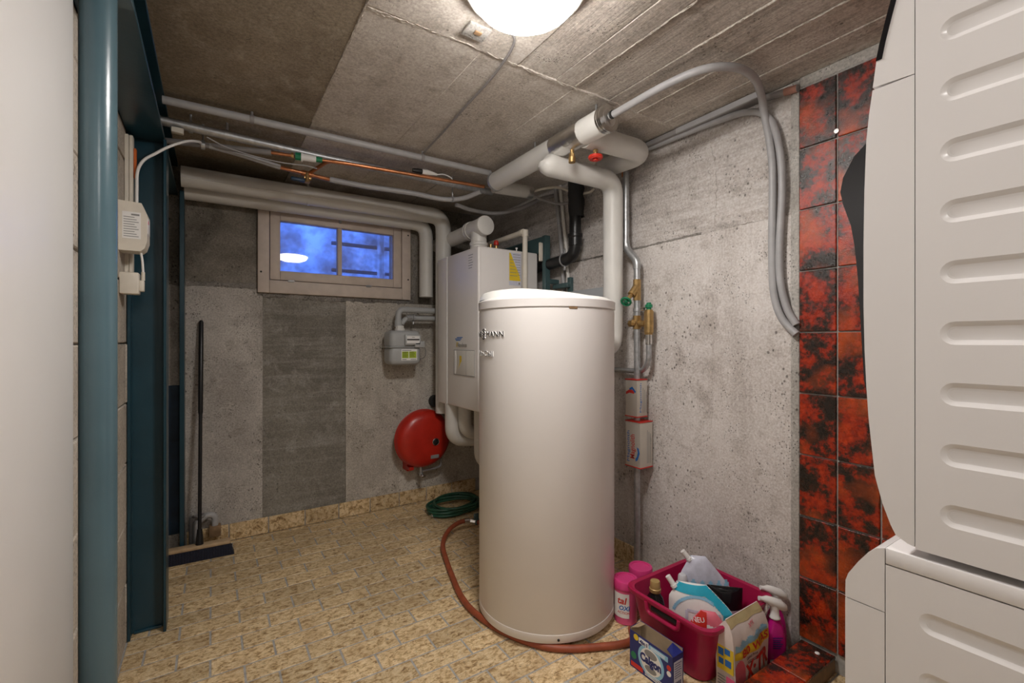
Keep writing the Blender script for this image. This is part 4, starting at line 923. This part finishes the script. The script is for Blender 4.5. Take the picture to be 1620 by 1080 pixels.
# ================================================================ hoses on the floor
gh = thing('garden_hose', (1.45,2.98,0), 'coiled dark green garden hose on the floor by the back wall', 'hose')
pts = []
for k in range(150):
    a = 2*PI*k/26 + 2.6; R_ = .155+.026*math.sin(k*.37); pts.append((1.465+R_*1.12*math.cos(a), 2.985+R_*.85*math.sin(a), .014+.052*k/150+.005*(1+math.sin(a*1.0+.7))))
obj('coil', G().tube(pts,.0095,10), M['green_hose'], gh)
obj('hose_end', G().cyl((1.30,2.935,.014),(1.268,2.93,.014),.013,12).cyl((1.268,2.93,.014),(1.255,2.928,.014),.009,10), M['chrome'], gh)
rh = thing('red_hose', (1.2,2.0,0), 'brick red rubber hose winding from the coil under the tank', 'hose')
hp_ = [(1.455,2.58,.045),(1.40,2.625,.055),(1.32,2.63,.055),(1.22,2.57,.045),(1.13,2.45,.03),(1.075,2.28,.016),(1.02,2.08,.0145),(.985,1.93,.0145),(.975,1.80,.0145),(.995,1.66,.0145),(1.04,1.53,.0145),(1.10,1.43,.0145),(1.175,1.365,.0145),(1.27,1.315,.0145),(1.36,1.275,.0145),(1.42,1.27,.0145),(1.47,1.32,.0145)]
obj('tube', G().tube(spline(hp_),.0138,14), M['red_hose'], rh)
obj('coupling', G().cyl((1.40,2.625,.055),(1.365,2.632,.056),.017,12).cyl((1.43,2.60,.050),(1.405,2.62,.054),.019,8), M['chrome'], rh)
tp = obj('tap', G().cyl((1.44,2.59,.048),(1.425,2.61,.05),.020,8).rbox(1.415,1.45,2.590,2.602,.06,.105,.004,1).cyl((1.44,2.60,.05),(1.50,2.585,.05),.014,12), M['teal_frame'], rh)

# ================================================================ electrical things on the left wall
cdl = thing('cable_trunking', (-.277,2.372,1.44), 'white twin cable trunking running up the block wall', 'cable duct')
obj('channel', G().rbox(-.290,-.277,2.350,2.394,1.44,2.045,.002,1), M['cream'], cdl)
obj('channel', G().rbox(-.276,-.264,2.356,2.394,1.44,2.045,.002,1), M['cream'], cdl)
obj('orange_tape', G().rbox(-.264,-.255,2.372,2.392,1.88,2.00,.002,1), M['orange'], cdl)
tm = thing('timer_box', (-.25,2.24,1.565), 'white switch box with printed label on the left wall', 'switch box')
obj('housing', G().prism([(-.290,1.560),(-.225,1.560),(-.213,1.572),(-.205,1.60),(-.205,1.70),(-.222,1.742),(-.290,1.745)], 2.205, 2.29, 'Y'), M['cream'], tm)
ft = plane((0,2.205,0),(1,0,0),(0,0,1))
lb2 = obj('label', slab(G(), ft, -.278,-.224,1.605,1.705,.001), M['white'], tm)
g = G()
for k in range(9): slab(g, ft, -.274, -.230-.006*(k%3), 1.612+k*.009, 1.6145+k*.009, .0014)
slab(g, ft, -.252,-.228,1.692,1.698,.0014); obj('fine_print', g, M['grey_ink'], lb2, kind='stuff')
obj('side_label', G().rbox(-.2065,-.2035,2.212,2.280,1.63,1.69,.001,1), M['white'], tm)
obj('pink_mark', G().rbox(-.2045,-.2025,2.215,2.235,1.668,1.680,.0005,1), M['pink_print'], tm)
sb = thing('socket_box', (-.265,2.25,1.40), 'small white socket box below the switch box', 'socket')
obj('housing', G().rbox(-.290,-.232,2.225,2.285,1.400,1.482,.005,2), M['cream'], sb)
obj('plug', G().rbox(-.233,-.218,2.24,2.27,1.412,1.455,.004,2).cyl((-.222,2.255,1.455),(-.222,2.255,1.488),.006,10), M['cream'], sb)
obj('lead', G().tube(spline([(-.222,2.255,1.485),(-.224,2.25,1.53),(-.228,2.245,1.562)]),.004,8), M['white'], sb)
obj('white_cable', G().tube(spline([(-.252,2.355,1.74),(-.252,2.358,1.83),(-.250,2.362,1.905),(-.232,2.368,1.955),(-.195,2.378,1.995),(-.148,2.39,2.040),(-.090,2.45,2.098),(-.050,2.545,2.140),(-.045,2.585,2.150)]),.0055,10), M['white'], label='white cable rising from the trunking to the ceiling pipes', cat='cable')

# ================================================================ basket with cleaning products
bk = thing('basket', (1.62,1.11,0), 'magenta plastic basket full of cleaning products by the wall', 'basket')
def rrect(cx, cy, hx, hy, r, n=6):
    out = []
    for (sx,sy,a0) in ((1,1,0),(-1,1,PI/2),(-1,-1,PI),(1,-1,1.5*PI)):
        for k in range(n+1):
            a = a0+PI/2*k/n; out.append((cx+sx*(hx-r)+r*math.cos(a), cy+sy*(hy-r)+r*math.sin(a)))
    return out
BC = (1.628,1.112)
levels = [(.170,.135,.0),(.176,.141,.006),(.196,.170,.145),(.205,.180,.205),(.218,.193,.207),(.221,.196,.212),(.221,.196,.224),(.214,.189,.227),(.203,.178,.222),(.192,.167,.145),(.170,.136,.010),(.160,.126,.008)]
g = G(); nn = None
for hx,hy,z in levels:
    p = rrect(BC[0],BC[1],hx,hy,.05); nn = len(p); g.v += [(a,b,z) for a,b in p]
handle_ranges = []
for i in range(len(levels)-1):
    for k in range(nn): g.f.append((i*nn+k, i*nn+(k+1)%nn, (i+1)*nn+(k+1)%nn, (i+1)*nn+k))
g.f.append(tuple(range(nn))); g.f.append(tuple((len(levels)-1)*nn+k for k in range(nn)))
obj('tub', g, M['basket'], bk, angle=35)
hx_ = BC[0]-.206
obj('handle', G().tube(fillet([(hx_-.014,1.19,.212),(hx_-.013,1.185,.172),(hx_-.013,1.045,.172),(hx_-.014,1.04,.212)],.02,5),.008,12), M['basket'], bk)
obj('handle_slot', G().rbox(hx_-.008,hx_+.004,1.055,1.175,.182,.202,.006,2), M['dark_gap'], bk)
obj('handle', G().tube(fillet([(BC[0]+.220,1.19,.212),(BC[0]+.219,1.185,.172),(BC[0]+.219,1.045,.172),(BC[0]+.220,1.04,.212)],.02,5),.008,12), M['basket'], bk)

def pouch(name, o, r, u, w, h, thick, out, m, label, cat, cap=None):
    """pillow-shaped refill pouch standing on a curved base; out(t) gives the half width at height t, side -1 / 1"""
    o = Vector(o); r = Vector(r).normalized(); u = Vector(u).normalized(); nrm = r.cross(u)
    t = thing(name, o, label, cat); g = G(); nx, ny = 14, 16
    def P(i, j, s):
        v = j/ny; a, b = out(v); x = (a+(b-a)*i/nx)*w; q = i/nx*2-1
        d = thick/2*(1-abs(q)**2.4)*(math.sin(PI*min(1,(1-v)*.9+.06))**.6 if v < 1 else 0)
        return o + r*x + u*(h*v) + nrm*(s*max(d, .0008))
    for s in (-1,1):
        base = len(g.v)
        for j in range(ny+1):
            for i in range(nx+1): g.v.append(tuple(P(i,j,s)))
        for j in range(ny):
            for i in range(nx): q = base+j*(nx+1)+i; g.f.append((q,q+1,q+nx+2,q+nx+1))
    N1 = (nx+1)*(ny+1); rim = [i for i in range(nx+1)] + [j*(nx+1)+nx for j in range(1,ny+1)] + [ny*(nx+1)+i for i in range(nx-1,-1,-1)] + [j*(nx+1) for j in range(ny-1,0,-1)]
    for k in range(len(rim)): a, b = rim[k], rim[(k+1)%len(rim)]; g.f.append((a,b,b+N1,a+N1))
    obj('film', g, m, t, angle=60)
    if cap:
        c0 = o + r*cap[0]*w + u*cap[1]*h; d = (r*cap[2]+u*cap[3]).normalized()
        obj('spout_cap', G().cyl(c0-d*.01, c0+d*.030, .0105, 14).cyl(c0-d*.016, c0-d*.006, .013, 12), M['white'], t)
    face = lambda x,y,z: o + r*x*w + u*y*h + nrm*(z)
    t['_'] = 0; del t['_']
    return t, (lambda x, y, z: P_surface(o,r,u,nrm,w,h,thick,out,x,y)+nrm*z)
def P_surface(o,r,u,nrm,w,h,thick,out,x,y):
    a, b = out(y); q = max(-1,min(1,(x-a)/(b-a)*2-1)); d = thick/2*(1-abs(q)**2.4)*math.sin(PI*min(1,(1-y)*.9+.06))**.6
    return o + r*x*w + u*y*h + nrm*(d+.0008)
def patch(g, surf, poly_fn, x0, x1, y0, y1, nx=10, ny=8, z=.0008):
    """thin print following the bulged film: keeps grid cells for which poly_fn is true"""
    base = {}
    for j in range(ny):
        for i in range(nx):
            xa, xb = x0+(x1-x0)*i/nx, x0+(x1-x0)*(i+1)/nx; ya, yb_ = y0+(y1-y0)*j/ny, y0+(y1-y0)*(j+1)/ny
            if not poly_fn((xa+xb)/2, (ya+yb_)/2): continue
            idx = []
            for (x,y) in ((xa,ya),(xb,ya),(xb,yb_),(xa,yb_)):
                key = (round(x,5),round(y,5))
                if key not in base: base[key] = len(g.v); g.v.append(tuple(surf(x,y,z)))
                idx.append(base[key])
            g.f.append(tuple(idx))
    return g
R_ = Vector((.83,-.55,0)); 
# large white and cyan refill pouch
shp = lambda v: (-.5+.16*max(0,(v-.74)/.26), .5-.40*max(0,(v-.60)/.40)**1.15)
t, sf = pouch('refill_pouch', (1.575,1.065,.045), (.62,-.78,0), (.02,.03,1), .230, .235, .080, shp, M['white'], 'large white and cyan refill pouch leaning in the basket', 'pouch', (-.44,.95,-.55,.83))
g = G(); patch(g, sf, lambda x,y: (x > shp(y)[1]-.15-.10*(y-.5) or y > .86) and y > .45 and shp(y)[0]+.006 < x < shp(y)[1]-.006, -.5, .5, .40, 1.0, 70, 60); obj('cyan_print', g, M['cyan'], t, angle=80)
g = G(); patch(g, sf, lambda x,y: .80 < (x+.05)**2/.17+(y-.45)**2/.17 < 1.0 and y > .55 and x < .2, -.5, .5, .50, 1.0, 70, 60); obj('blue_streak', g, M['ltblue'], t, angle=80)
g = G(); patch(g, sf, lambda x,y: (abs(x-.20)<.02 and .38<y<.58) or (abs(x-.28)<.02 and .34<y<.54) or (abs(y-.60)<.02 and .18<x<.30) or (abs(x+.22)<.02 and .42<y<.62) or (abs(y-.62)<.02 and -.22<x<-.05), -.5,.5,.3,.7,70,50); obj('grey_letters', g, M['lilac'], t, angle=80, kind='stuff')
# rose pouch with a red flash in front of it
shp2 = lambda v: (-.5+.36*max(0,(v-.45)/.55)**1.3, .5-.34*max(0,(v-.5)/.5)**1.3)
t, sf2 = pouch('refill_pouch', (1.525,1.005,.055), (.62,-.78,0), (-.02,-.02,1), .165, .175, .05, shp2, M['pink_print'], 'rose refill pouch with white oval and red NEU flash', 'pouch')
g = G(); patch(g, sf2, lambda x,y: (x+.02)**2/.11+(y-.50)**2/.075 < 1, -.5,.5,.1,.9,50,46); obj('white_oval', g, M['white'], t, angle=80)
g = G(); patch(g, sf2, lambda x,y: y > .60+.35*(x+.1) and shp2(y)[0]+.01 < x < -.02, -.5,.0,.5,1.0,40,40,.0012); obj('red_flash', g, M['red_print'], t, angle=80)
g = G(); text(g, 'NEU', .13, lambda x,y,z: sf2(x-.32-y*.25, .74+y*.9+x*.30, .0022), 0, .002, width=.25); obj('lettering', g, M['white'], t)
g = G(); patch(g, sf2, lambda x,y: True, .14,.36,.50,.76,8,8,.0016); obj('price_tag', g, M['white'], t, angle=80)
g = G(); patch(g, sf2, lambda x,y: (x-.19)**2+(y-.69)**2 < .0016 or (abs(y-.58)<.02 and .2<x<.32), .14,.36,.50,.76,22,26,.0024); obj('tag_print', g, M['red_print'], t, angle=80)
# silver-lilac pouch at the back
shp3 = lambda v: (-.5+.20*max(0,(v-.7)/.3), .5-.52*max(0,(v-.45)/.55)**1.1)
t, sf3 = pouch('refill_pouch', (1.750,1.150,.045), (.72,-.69,0), (.02,.04,1), .215, .262, .06, shp3, M['lilac'], 'pale silvery refill pouch with white spout at the back of the basket', 'pouch', (-.36,.97,-.6,.75))
g = G(); patch(g, sf3, lambda x,y: y < .62+.05*math.sin(x*40) and y > .55-.03*math.sin(x*30) and abs(x)<.40, -.5,.5,.45,.7,40,14); obj('blue_splash', g, M['ltblue'], t, angle=80)
# black pouch
shp4 = lambda v: (-.5,.5)
t, sf4 = pouch('refill_pouch', (1.745,1.075,.045), (.70,-.71,0), (-.02,-.03,1), .135, .180, .045, shp4, M['black_gloss'], 'glossy black refill pack standing before the silvery pouch', 'pouch')
g = G(); patch(g, sf4, lambda x,y: y < .52, -.5,.5,.06,.52,12,6); obj('lilac_band', g, M['lilac'], t, angle=80)
g = G(); text(g, 'TO', .22, lambda x,y,z: sf4(x*1.0-.44, .34+y*.8, .002), 0, .003, width=.50); obj('lettering', g, M['navy'], t)
# brown-black bottle with gold cap
bt = thing('fabric_bottle', (1.505,1.225,.012), 'black bottle with gold cap at the corner of the basket', 'bottle')
obj('body', G().lathe([(.030,0),(.036,.004),(.037,.12),(.036,.150),(.030,.172),(.020,.186),(.019,.194)], (1.505,1.225,.012), 'Z', 28), M['black_gloss'], bt)
obj('cap', G().lathe([(.022,.192),(.023,.194),(.023,.206),(.0205,.208),(.0195,.232),(.018,.236),(.003,.237)], (1.505,1.225,.012), 'Z', 28), M['gold'], bt)
cb_ = thing('clear_bottle', (1.655,1.205,.012), 'frosted bottle with translucent cap between the pouches', 'bottle')
obj('body', G().lathe([(.030,0),(.034,.005),(.034,.12),(.030,.155),(.020,.180),(.018,.185)], (1.655,1.205,.012), 'Z', 24), M['lilac'], cb_)
obj('cap', G().lathe([(.024,.182),(.026,.184),(.026,.192),(.020,.194),(.018,.222),(.014,.228),(.003,.229)], (1.655,1.205,.012), 'Z', 20), M['clear'], cb_)
# pink stain remover tubs on the floor
def tub(loc, label, letters):
    t = thing('powder_tub', loc, label, 'tub', 'pink powder tubs beside the basket'); x, y = loc[0], loc[1]
    bd_ = obj('body', G().lathe([(.046,0),(.049,.003),(.049,.030),(.050,.150),(.050,.156)], (x,y,0), 'Z', 40), M['pink_can'], t)
    obj('lid', G().lathe([(.0505,.150),(.0535,.151),(.0535,.178),(.051,.183),(.040,.184),(.039,.180),(.003,.180)], (x,y,0), 'Z', 40), M['pink_lid'], t)
    va_ = math.atan2(-y,-x)
    if letters:
        g = G(); n = 20
        for k in range(n+1):
            a = va_-1.2+1.5*k/n
            for z in (.032,.135): g.v.append((x+.0506*math.cos(a), y+.0506*math.sin(a), z))
        for k in range(n): g.f.append((2*k,2*k+2,2*k+3,2*k+1))
        obj('label', g, M['white'], bd_, angle=80)
        wr = lambda a0, z: (lambda xx, yy, zz: Vector((x+.0512*math.cos(va_+a0+xx/.05), y+.0512*math.sin(va_+a0+xx/.05), z+yy)))
        g = G(); text(g, 'tal', .040, wr(-.75,.092), 0, .001, shear=.2); obj('lettering', g, M['red_print'], bd_)
        g = G(); text(g, 'OXI', .026, wr(-.6,.066), 0, .0008, shear=.2); obj('lettering', g, M['blue_print'], bd_)
        g = G(); text(g, 'ACTION', .014, wr(-.7,.050), 0, .0002); obj('lettering', g, M['red_print'], bd_)
tub((1.518,1.395,0), 'pink tub with white label nearest to the basket corner', True)
tub((1.655,1.430,0), 'pink lidded tub behind the labelled one near the wall pipe', False)

# water softener carton with torn-open top
CX0, CX1, CY0, CY1, CH = 1.318, 1.378, 1.000, 1.190, .135
ck = thing('tablet_carton', (1.35,1.095,0), 'blue open carton of washing tablets before the basket', 'carton')
w_ = .0018
crd = obj('carton', G().box(CX0,CX0+w_,CY0,CY1,0,CH).box(CX1-w_,CX1,CY0,CY1,0,CH+.012).box(CX0+w_,CX1-w_,CY0,CY0+w_,0,CH).box(CX0+w_,CX1-w_,CY1-w_,CY1,0,CH+.008).box(CX0+w_,CX1-w_,CY0+w_,CY1-w_,0,.002), M['navy'], ck)
obj('lining', G().box(CX0+w_,CX0+w_+.0008,CY0+w_,CY1-w_,.002,CH-.001).box(CX1-w_-.0008,CX1-w_,CY0+w_,CY1-w_,.002,CH+.011).box(CX0+w_,CX1-w_,CY0+w_,CY0+w_+.0008,.002,CH-.001).box(CX0+w_,CX1-w_,CY1-w_-.0008,CY1-w_,.002,CH+.007), M['card'], ck)
obj('flap', G().add([(CX0+.004,CY0+.001,CH),(CX1-.002,CY0+.001,CH),(CX1-.006,CY0+.040,CH+.012),(CX0+.016,CY0+.034,CH+.006),(CX0+.004,CY0,CH-.002),(CX1-.002,CY0,CH-.002),(CX1-.006,CY0+.041,CH+.010),(CX0+.016,CY0+.035,CH+.004)],[(0,1,2,3),(4,7,6,5),(0,4,5,1),(1,5,6,2),(2,6,7,3),(3,7,4,0)]), M['navy'], crd)
obj('flap', G().add([(CX0+.004,CY1-.001,CH+.006),(CX1-.002,CY1-.001,CH+.008),(CX1-.008,CY1-.030,CH+.016),(CX0+.020,CY1-.026,CH+.014),(CX0+.004,CY1,CH+.004),(CX1-.002,CY1,CH+.006),(CX1-.008,CY1-.030,CH+.014),(CX0+.020,CY1-.026,CH+.012)],[(0,1,2,3),(4,7,6,5),(0,4,5,1),(1,5,6,2),(2,6,7,3),(3,7,4,0)]), M['card'], crd)
fC = plane((CX0,CY1,0),(0,-1,0),(0,0,1)); fD = plane((0,CY0,0),(1,0,0),(0,0,1))
obj('glow_print', shape(G(), fC, disc(.098,.066,.058,.055,36), .0006), M['ltblue'], crd)
obj('disc_print', shape(G(), fC, disc(.098,.066,.047,.045,36), .0010), M['white'], crd)
for q in (disc(.098,.092,.028,.014), disc(.098,.038,.026,.012)): obj('grey_print', shape(G(), fC, q, .0013), M['grey_ink'], crd)
g = G(); text(g, 'Calgon', .040, lambda x,y,z: fC(.098+x,.054+y,z+.0016), .0003, .0020, 'CENTER', width=.094); obj('lettering', g, M['navy'], crd)
obj('blue_banner', slab(G(), fC, .092,.172,.108,.126,.0008), M['ltblue'], crd)
obj('white_tag', slab(G(), fC, .044,.088,.108,.128,.0012), M['white'], crd)
g = G(); text(g, '4in1', .018, lambda x,y,z: fC(.048+x,.111+y,z+.0018), .0002, .0006, width=.036); obj('lettering', g, M['navy'], crd)
obj('red_banner', slab(G(), fC, .006,.062,.006,.022,.0008), M['red_print'], crd)
g = G()
for k in range(3): slab(g, fC, .072,.150-.012*k,.020-.006*k,.0225-.006*k,.0008)
for k in range(2): slab(g, fC, .098,.160,.113+.006*k,.1155+.006*k,.0012)
obj('fine_print', g, M['white'], crd, kind='stuff')
obj('green_seal', shape(G(), fC, disc(.019,.048,.013), .0008), M['green_plastic'], crd)
obj('red_seal', shape(G(), fC, disc(.176,.092,.009), .0008), M['red_print'], crd)
obj('white_seal', shape(G(), fC, disc(.176,.072,.009), .0008), M['white'], crd)
obj('gold_seal', shape(shape(G(), fC, disc(.030,.120,.011), .0008), fC, disc(.030,.1205,.007), .0012), M['yellow'], crd)
obj('side_print', slab(G(), fD, CX0+.008,CX1-.006,.02,.115,.0008), M['lilac'], crd)
g = G()
for k in range(7): slab(g, fD, CX0+.012,CX1-.012-.003*(k%3),.058+k*.008,.060+k*.008,.0012)
for k in range(4): slab(g, fD, CX0+.013+k*.009,CX0+.019+k*.009,.030,.045,.0012)
obj('side_text', g, M['navy'], crd, kind='stuff')
for k,(a,b,c_,lbl) in enumerate([(1.348,1.125,.086,'white wrapped tablet lying uppermost in the open blue carton'),(1.346,1.158,.082,'silvery wrapped tablet beside the white one in the carton')]):
    obj('tablet', G().rbox(-.014,.014,-.018,.018,-.006,.006,.003,2, M=Matrix.Translation((a,b,c_))@Euler((.5*k,.4-.2*k,k)).to_matrix().to_4x4()), M['white' if k == 0 else 'lilac'], None, lbl, 'tablet', 'tablets in the blue carton')
tag(obj('tablet_heap', G().rbox(CX0+.006,CX1-.006,CY0+.006,CY1-.006,.002,.070,.008,2), M['lilac']), 'heap of wrapped tablets filling the blue carton', 'tablets', kind='stuff')

# detergent bag with folded top
bg_ = thing('detergent_bag', (1.60,.915,0), 'tall paper detergent bag with yellow band and red lettering', 'bag')
bx0, bx1, by0, by1, bh_ = 1.490, 1.705, .872, .948, .250
rows_ = [(0,0,0),(.004,.0,.15),(0,.0,.55),(-.004,.002,.72),(.0,.010,.86),(.004,.022,.94),(.006,.034,1.0)]
g = G(); nxs = 8
for dx,dyi,t in rows_:
    z = bh_*t; lean = .012*t
    for k in range(nxs+1): x = bx0+dx+(bx1-bx0-2*dx)*k/nxs; g.v.append((x, by0+dyi+lean+.004*math.sin(k*1.7+t*5)*(t<.95)-.008*math.sin(PI*k/nxs)*math.sin(PI*min(1,t*1.1)), z))
    for k in range(nxs,-1,-1): x = bx0+dx+(bx1-bx0-2*dx)*k/nxs; g.v.append((x, by1-dyi*1.08+lean*.3, z))
nn = 2*(nxs+1)
for i in range(len(rows_)-1):
    for k in range(nn): g.f.append((i*nn+k,i*nn+(k+1)%nn,(i+1)*nn+(k+1)%nn,(i+1)*nn+k))
g.f.append(tuple(range(nn))); g.f.append(tuple((len(rows_)-1)*nn+k for k in range(nn)))
sack = obj('paper_sack', g, M['paper'], bg_, angle=30)
def front(x, z):
    t = min(z/bh_, .9999); i = max(k for k in range(len(rows_)-1) if rows_[k][2] <= t+1e-9); u = (t-rows_[i][2])/(rows_[i+1][2]-rows_[i][2])
    k = max(0, min(nxs-1e-6, (x-bx0)/(bx1-bx0)*nxs)); k0 = int(k); w = k-k0
    fy = lambda r, q: by0+r[1]+.012*r[2]+.004*math.sin(q*1.7+r[2]*5)*(r[2]<.95)-.008*math.sin(PI*q/nxs)*math.sin(PI*min(1,r[2]*1.1))
    row = lambda r: fy(r,k0)*(1-w)+fy(r,k0+1)*w
    return row(rows_[i])*(1-u)+row(rows_[i+1])*u
fB = lambda x,y,z: Vector((x, front(x,y)-.0016-z, y))
def bagpatch(g, x0,x1,z0,z1, fn=lambda x,z: True, off=0., n=24):
    return patch(g, lambda x,y,z: fB(x,y,z+off), fn, x0,x1,z0,z1,n,n,.0)
obj('yellow_band', bagpatch(G(), bx0+.001,bx1-.001,.128,.172, lambda x,z: z < .150+.10*(x-bx0) and z > .118+.09*(x-bx0)), M['yellow'], sack, angle=80)
obj('blue_scene', bagpatch(G(), bx0+.005,bx1-.008,.152,.195, lambda x,z: .172+.090*(x-bx0)+.004*math.sin(x*140) > z > .152+.10*(x-bx0)), M['ltblue'], sack, angle=80)
obj('rose_print', bagpatch(G(), bx0+.002,bx0+.055,.02,.125, lambda x,z: (x-bx0-.025)**2/.0007+(z-.075)**2/.0024 < 1), M['pink_print'], sack, angle=80)
obj('tan_fold', bagpatch(G(), bx0+.004,bx1-.004,.226,.2499), M['tan'], sack, angle=80)
sl_ = lambda x0,z0,s: (lambda x,y,z: fB(x0+x, z0+y+x*s, .0010))
g = G(); text(g, '80 WÄS', .034, sl_(bx0+.036,.128,.09), 0, .0009, width=.172); obj('lettering', g, M['red_print'], sack)
g = G(); text(g, 'X·TR', .080, sl_(bx0+.055,.040,.16), 0, .0024, width=.152); obj('lettering', g, M['red_print'], sack)
g = G(); text(g, 'XTX', .018, sl_(bx0+.10,.207,.03), 0, .0003); obj('lettering', g, M['pink_print'], sack)
g = G(); text(g, 'Good Price', .014, sl_(bx0+.06,.112,.08), 0, .0002); bagpatch(g, bx0+.07,bx0+.12,.098,.1005,off=.001,n=4); bagpatch(g, bx0+.065,bx0+.13,.105,.1065,off=.001,n=4); obj('fine_print', g, M['ink'], sack, kind='stuff')
fLs = lambda x,y,z: Vector((bx0+.0005-.0012-z*1.0+(0.004 if .02<y<.09 else 0)*0, by1-.006-x*1.0, y))
g = G(); fL = plane((bx0-.0008,by1,0),(0,-1,0),(0,0,1))
obj('yellow_side', slab(G(), fL, .006,.066,.075,.165,.0012), M['yellow'], sack)
g = slab(G(), fL, .010,.030,.125,.150,.002); slab(g, fL, .036,.058,.095,.118,.002); slab(g, fL, .012,.030,.095,.115,.002); slab(g, fL, .034,.054,.135,.155,.002); obj('blue_icons', g, M['blue_print'], sack)
obj('magenta_foot', slab(G(), fL, .040,.070,.004,.060,.0012), M['pink_can'], sack)
g = G()
for k in range(5): slab(g, fL, .008,.036,.012+k*.010,.0145+k*.010,.0014)
obj('side_text', g, M['grey_ink'], sack, kind='stuff')

# spray bottles
def spray(x, y, rz, label):
    t = thing('spray_bottle', (x,y,0), label, 'spray bottle', 'magenta spray bottles by the curb')
    def T(p): c, s = math.cos(rz), math.sin(rz); return Matrix.Translation((x,y,0)) @ Matrix.Rotation(rz,4,'Z') @ Matrix.Scale(1.08,4)
    MT = T(0); g = G(); sec = [(.034,.022,0),(.036,.024,.005),(.036,.024,.07),(.033,.022,.10),(.025,.019,.13),(.015,.014,.148),(.013,.013,.156)]
    n = 24
    for a,b,z in sec:
        for k in range(n): q = 2*PI*k/n; g.v.append(tuple(MT @ Vector((math.copysign(abs(math.cos(q))**.7,math.cos(q))*a, math.copysign(abs(math.sin(q))**.7,math.sin(q))*b, z))))
    for i in range(len(sec)-1):
        for k in range(n): g.f.append((i*n+k,i*n+(k+1)%n,(i+1)*n+(k+1)%n,(i+1)*n+k))
    g.f.append(tuple(range(n))); g.f.append(tuple((len(sec)-1)*n+k for k in range(n)))
    b_ = obj('bottle', g, M['magenta'], t, angle=50)
    hd_ = obj('spray_head', G().lathe([(.0165,.154),(.0185,.156),(.0185,.160),(.0155,.162),(.014,.180),(.013,.190)], (0,0,0), 'Z', 20, M=MT)
        .tube([(-.045,0,.222),(-.030,0,.220),(-.010,0,.212),(.015,0,.202),(.034,0,.190),(.042,0,.183)],[.007,.012,.0155,.0165,.013,.005],16,M=MT).tube([(0,0,.186),(-.004,0,.205)],[.014,.014],14,M=MT), M['white'], t, angle=60)
    obj('nozzle', G().cyl((-.043,0,.2215),(-.056,0,.2235),.0075,12,M=MT), M['white'], hd_)
    obj('trigger', G().tube([(-.022,0,.212),(-.030,0,.196),(-.030,0,.182),(-.038,0,.170)],[.005,.005,.0045,.004],10,M=MT), M['white'], hd_)
    g = G(); fT = lambda xx,yy,zz: MT @ Vector((-.0+xx, -.0255-zz, yy))
    for k in range(6): slab(g, fT, -.020, .006+.004*(k%3), .062+k*.007, .0645+k*.007, .0008)
    obj('label_print', g, M['navy'], b_, kind='stuff')
    g = G(); slab(g, fT, -.030,.030,.008,.024,.0008); obj('label_foot', g, M['lilac'], b_)
spray(1.792,.898,-.585, 'magenta spray bottle with white head, the front one by the curb')
spray(1.872,.935,-.585, 'magenta spray bottle with white head, the rear one against the wall')
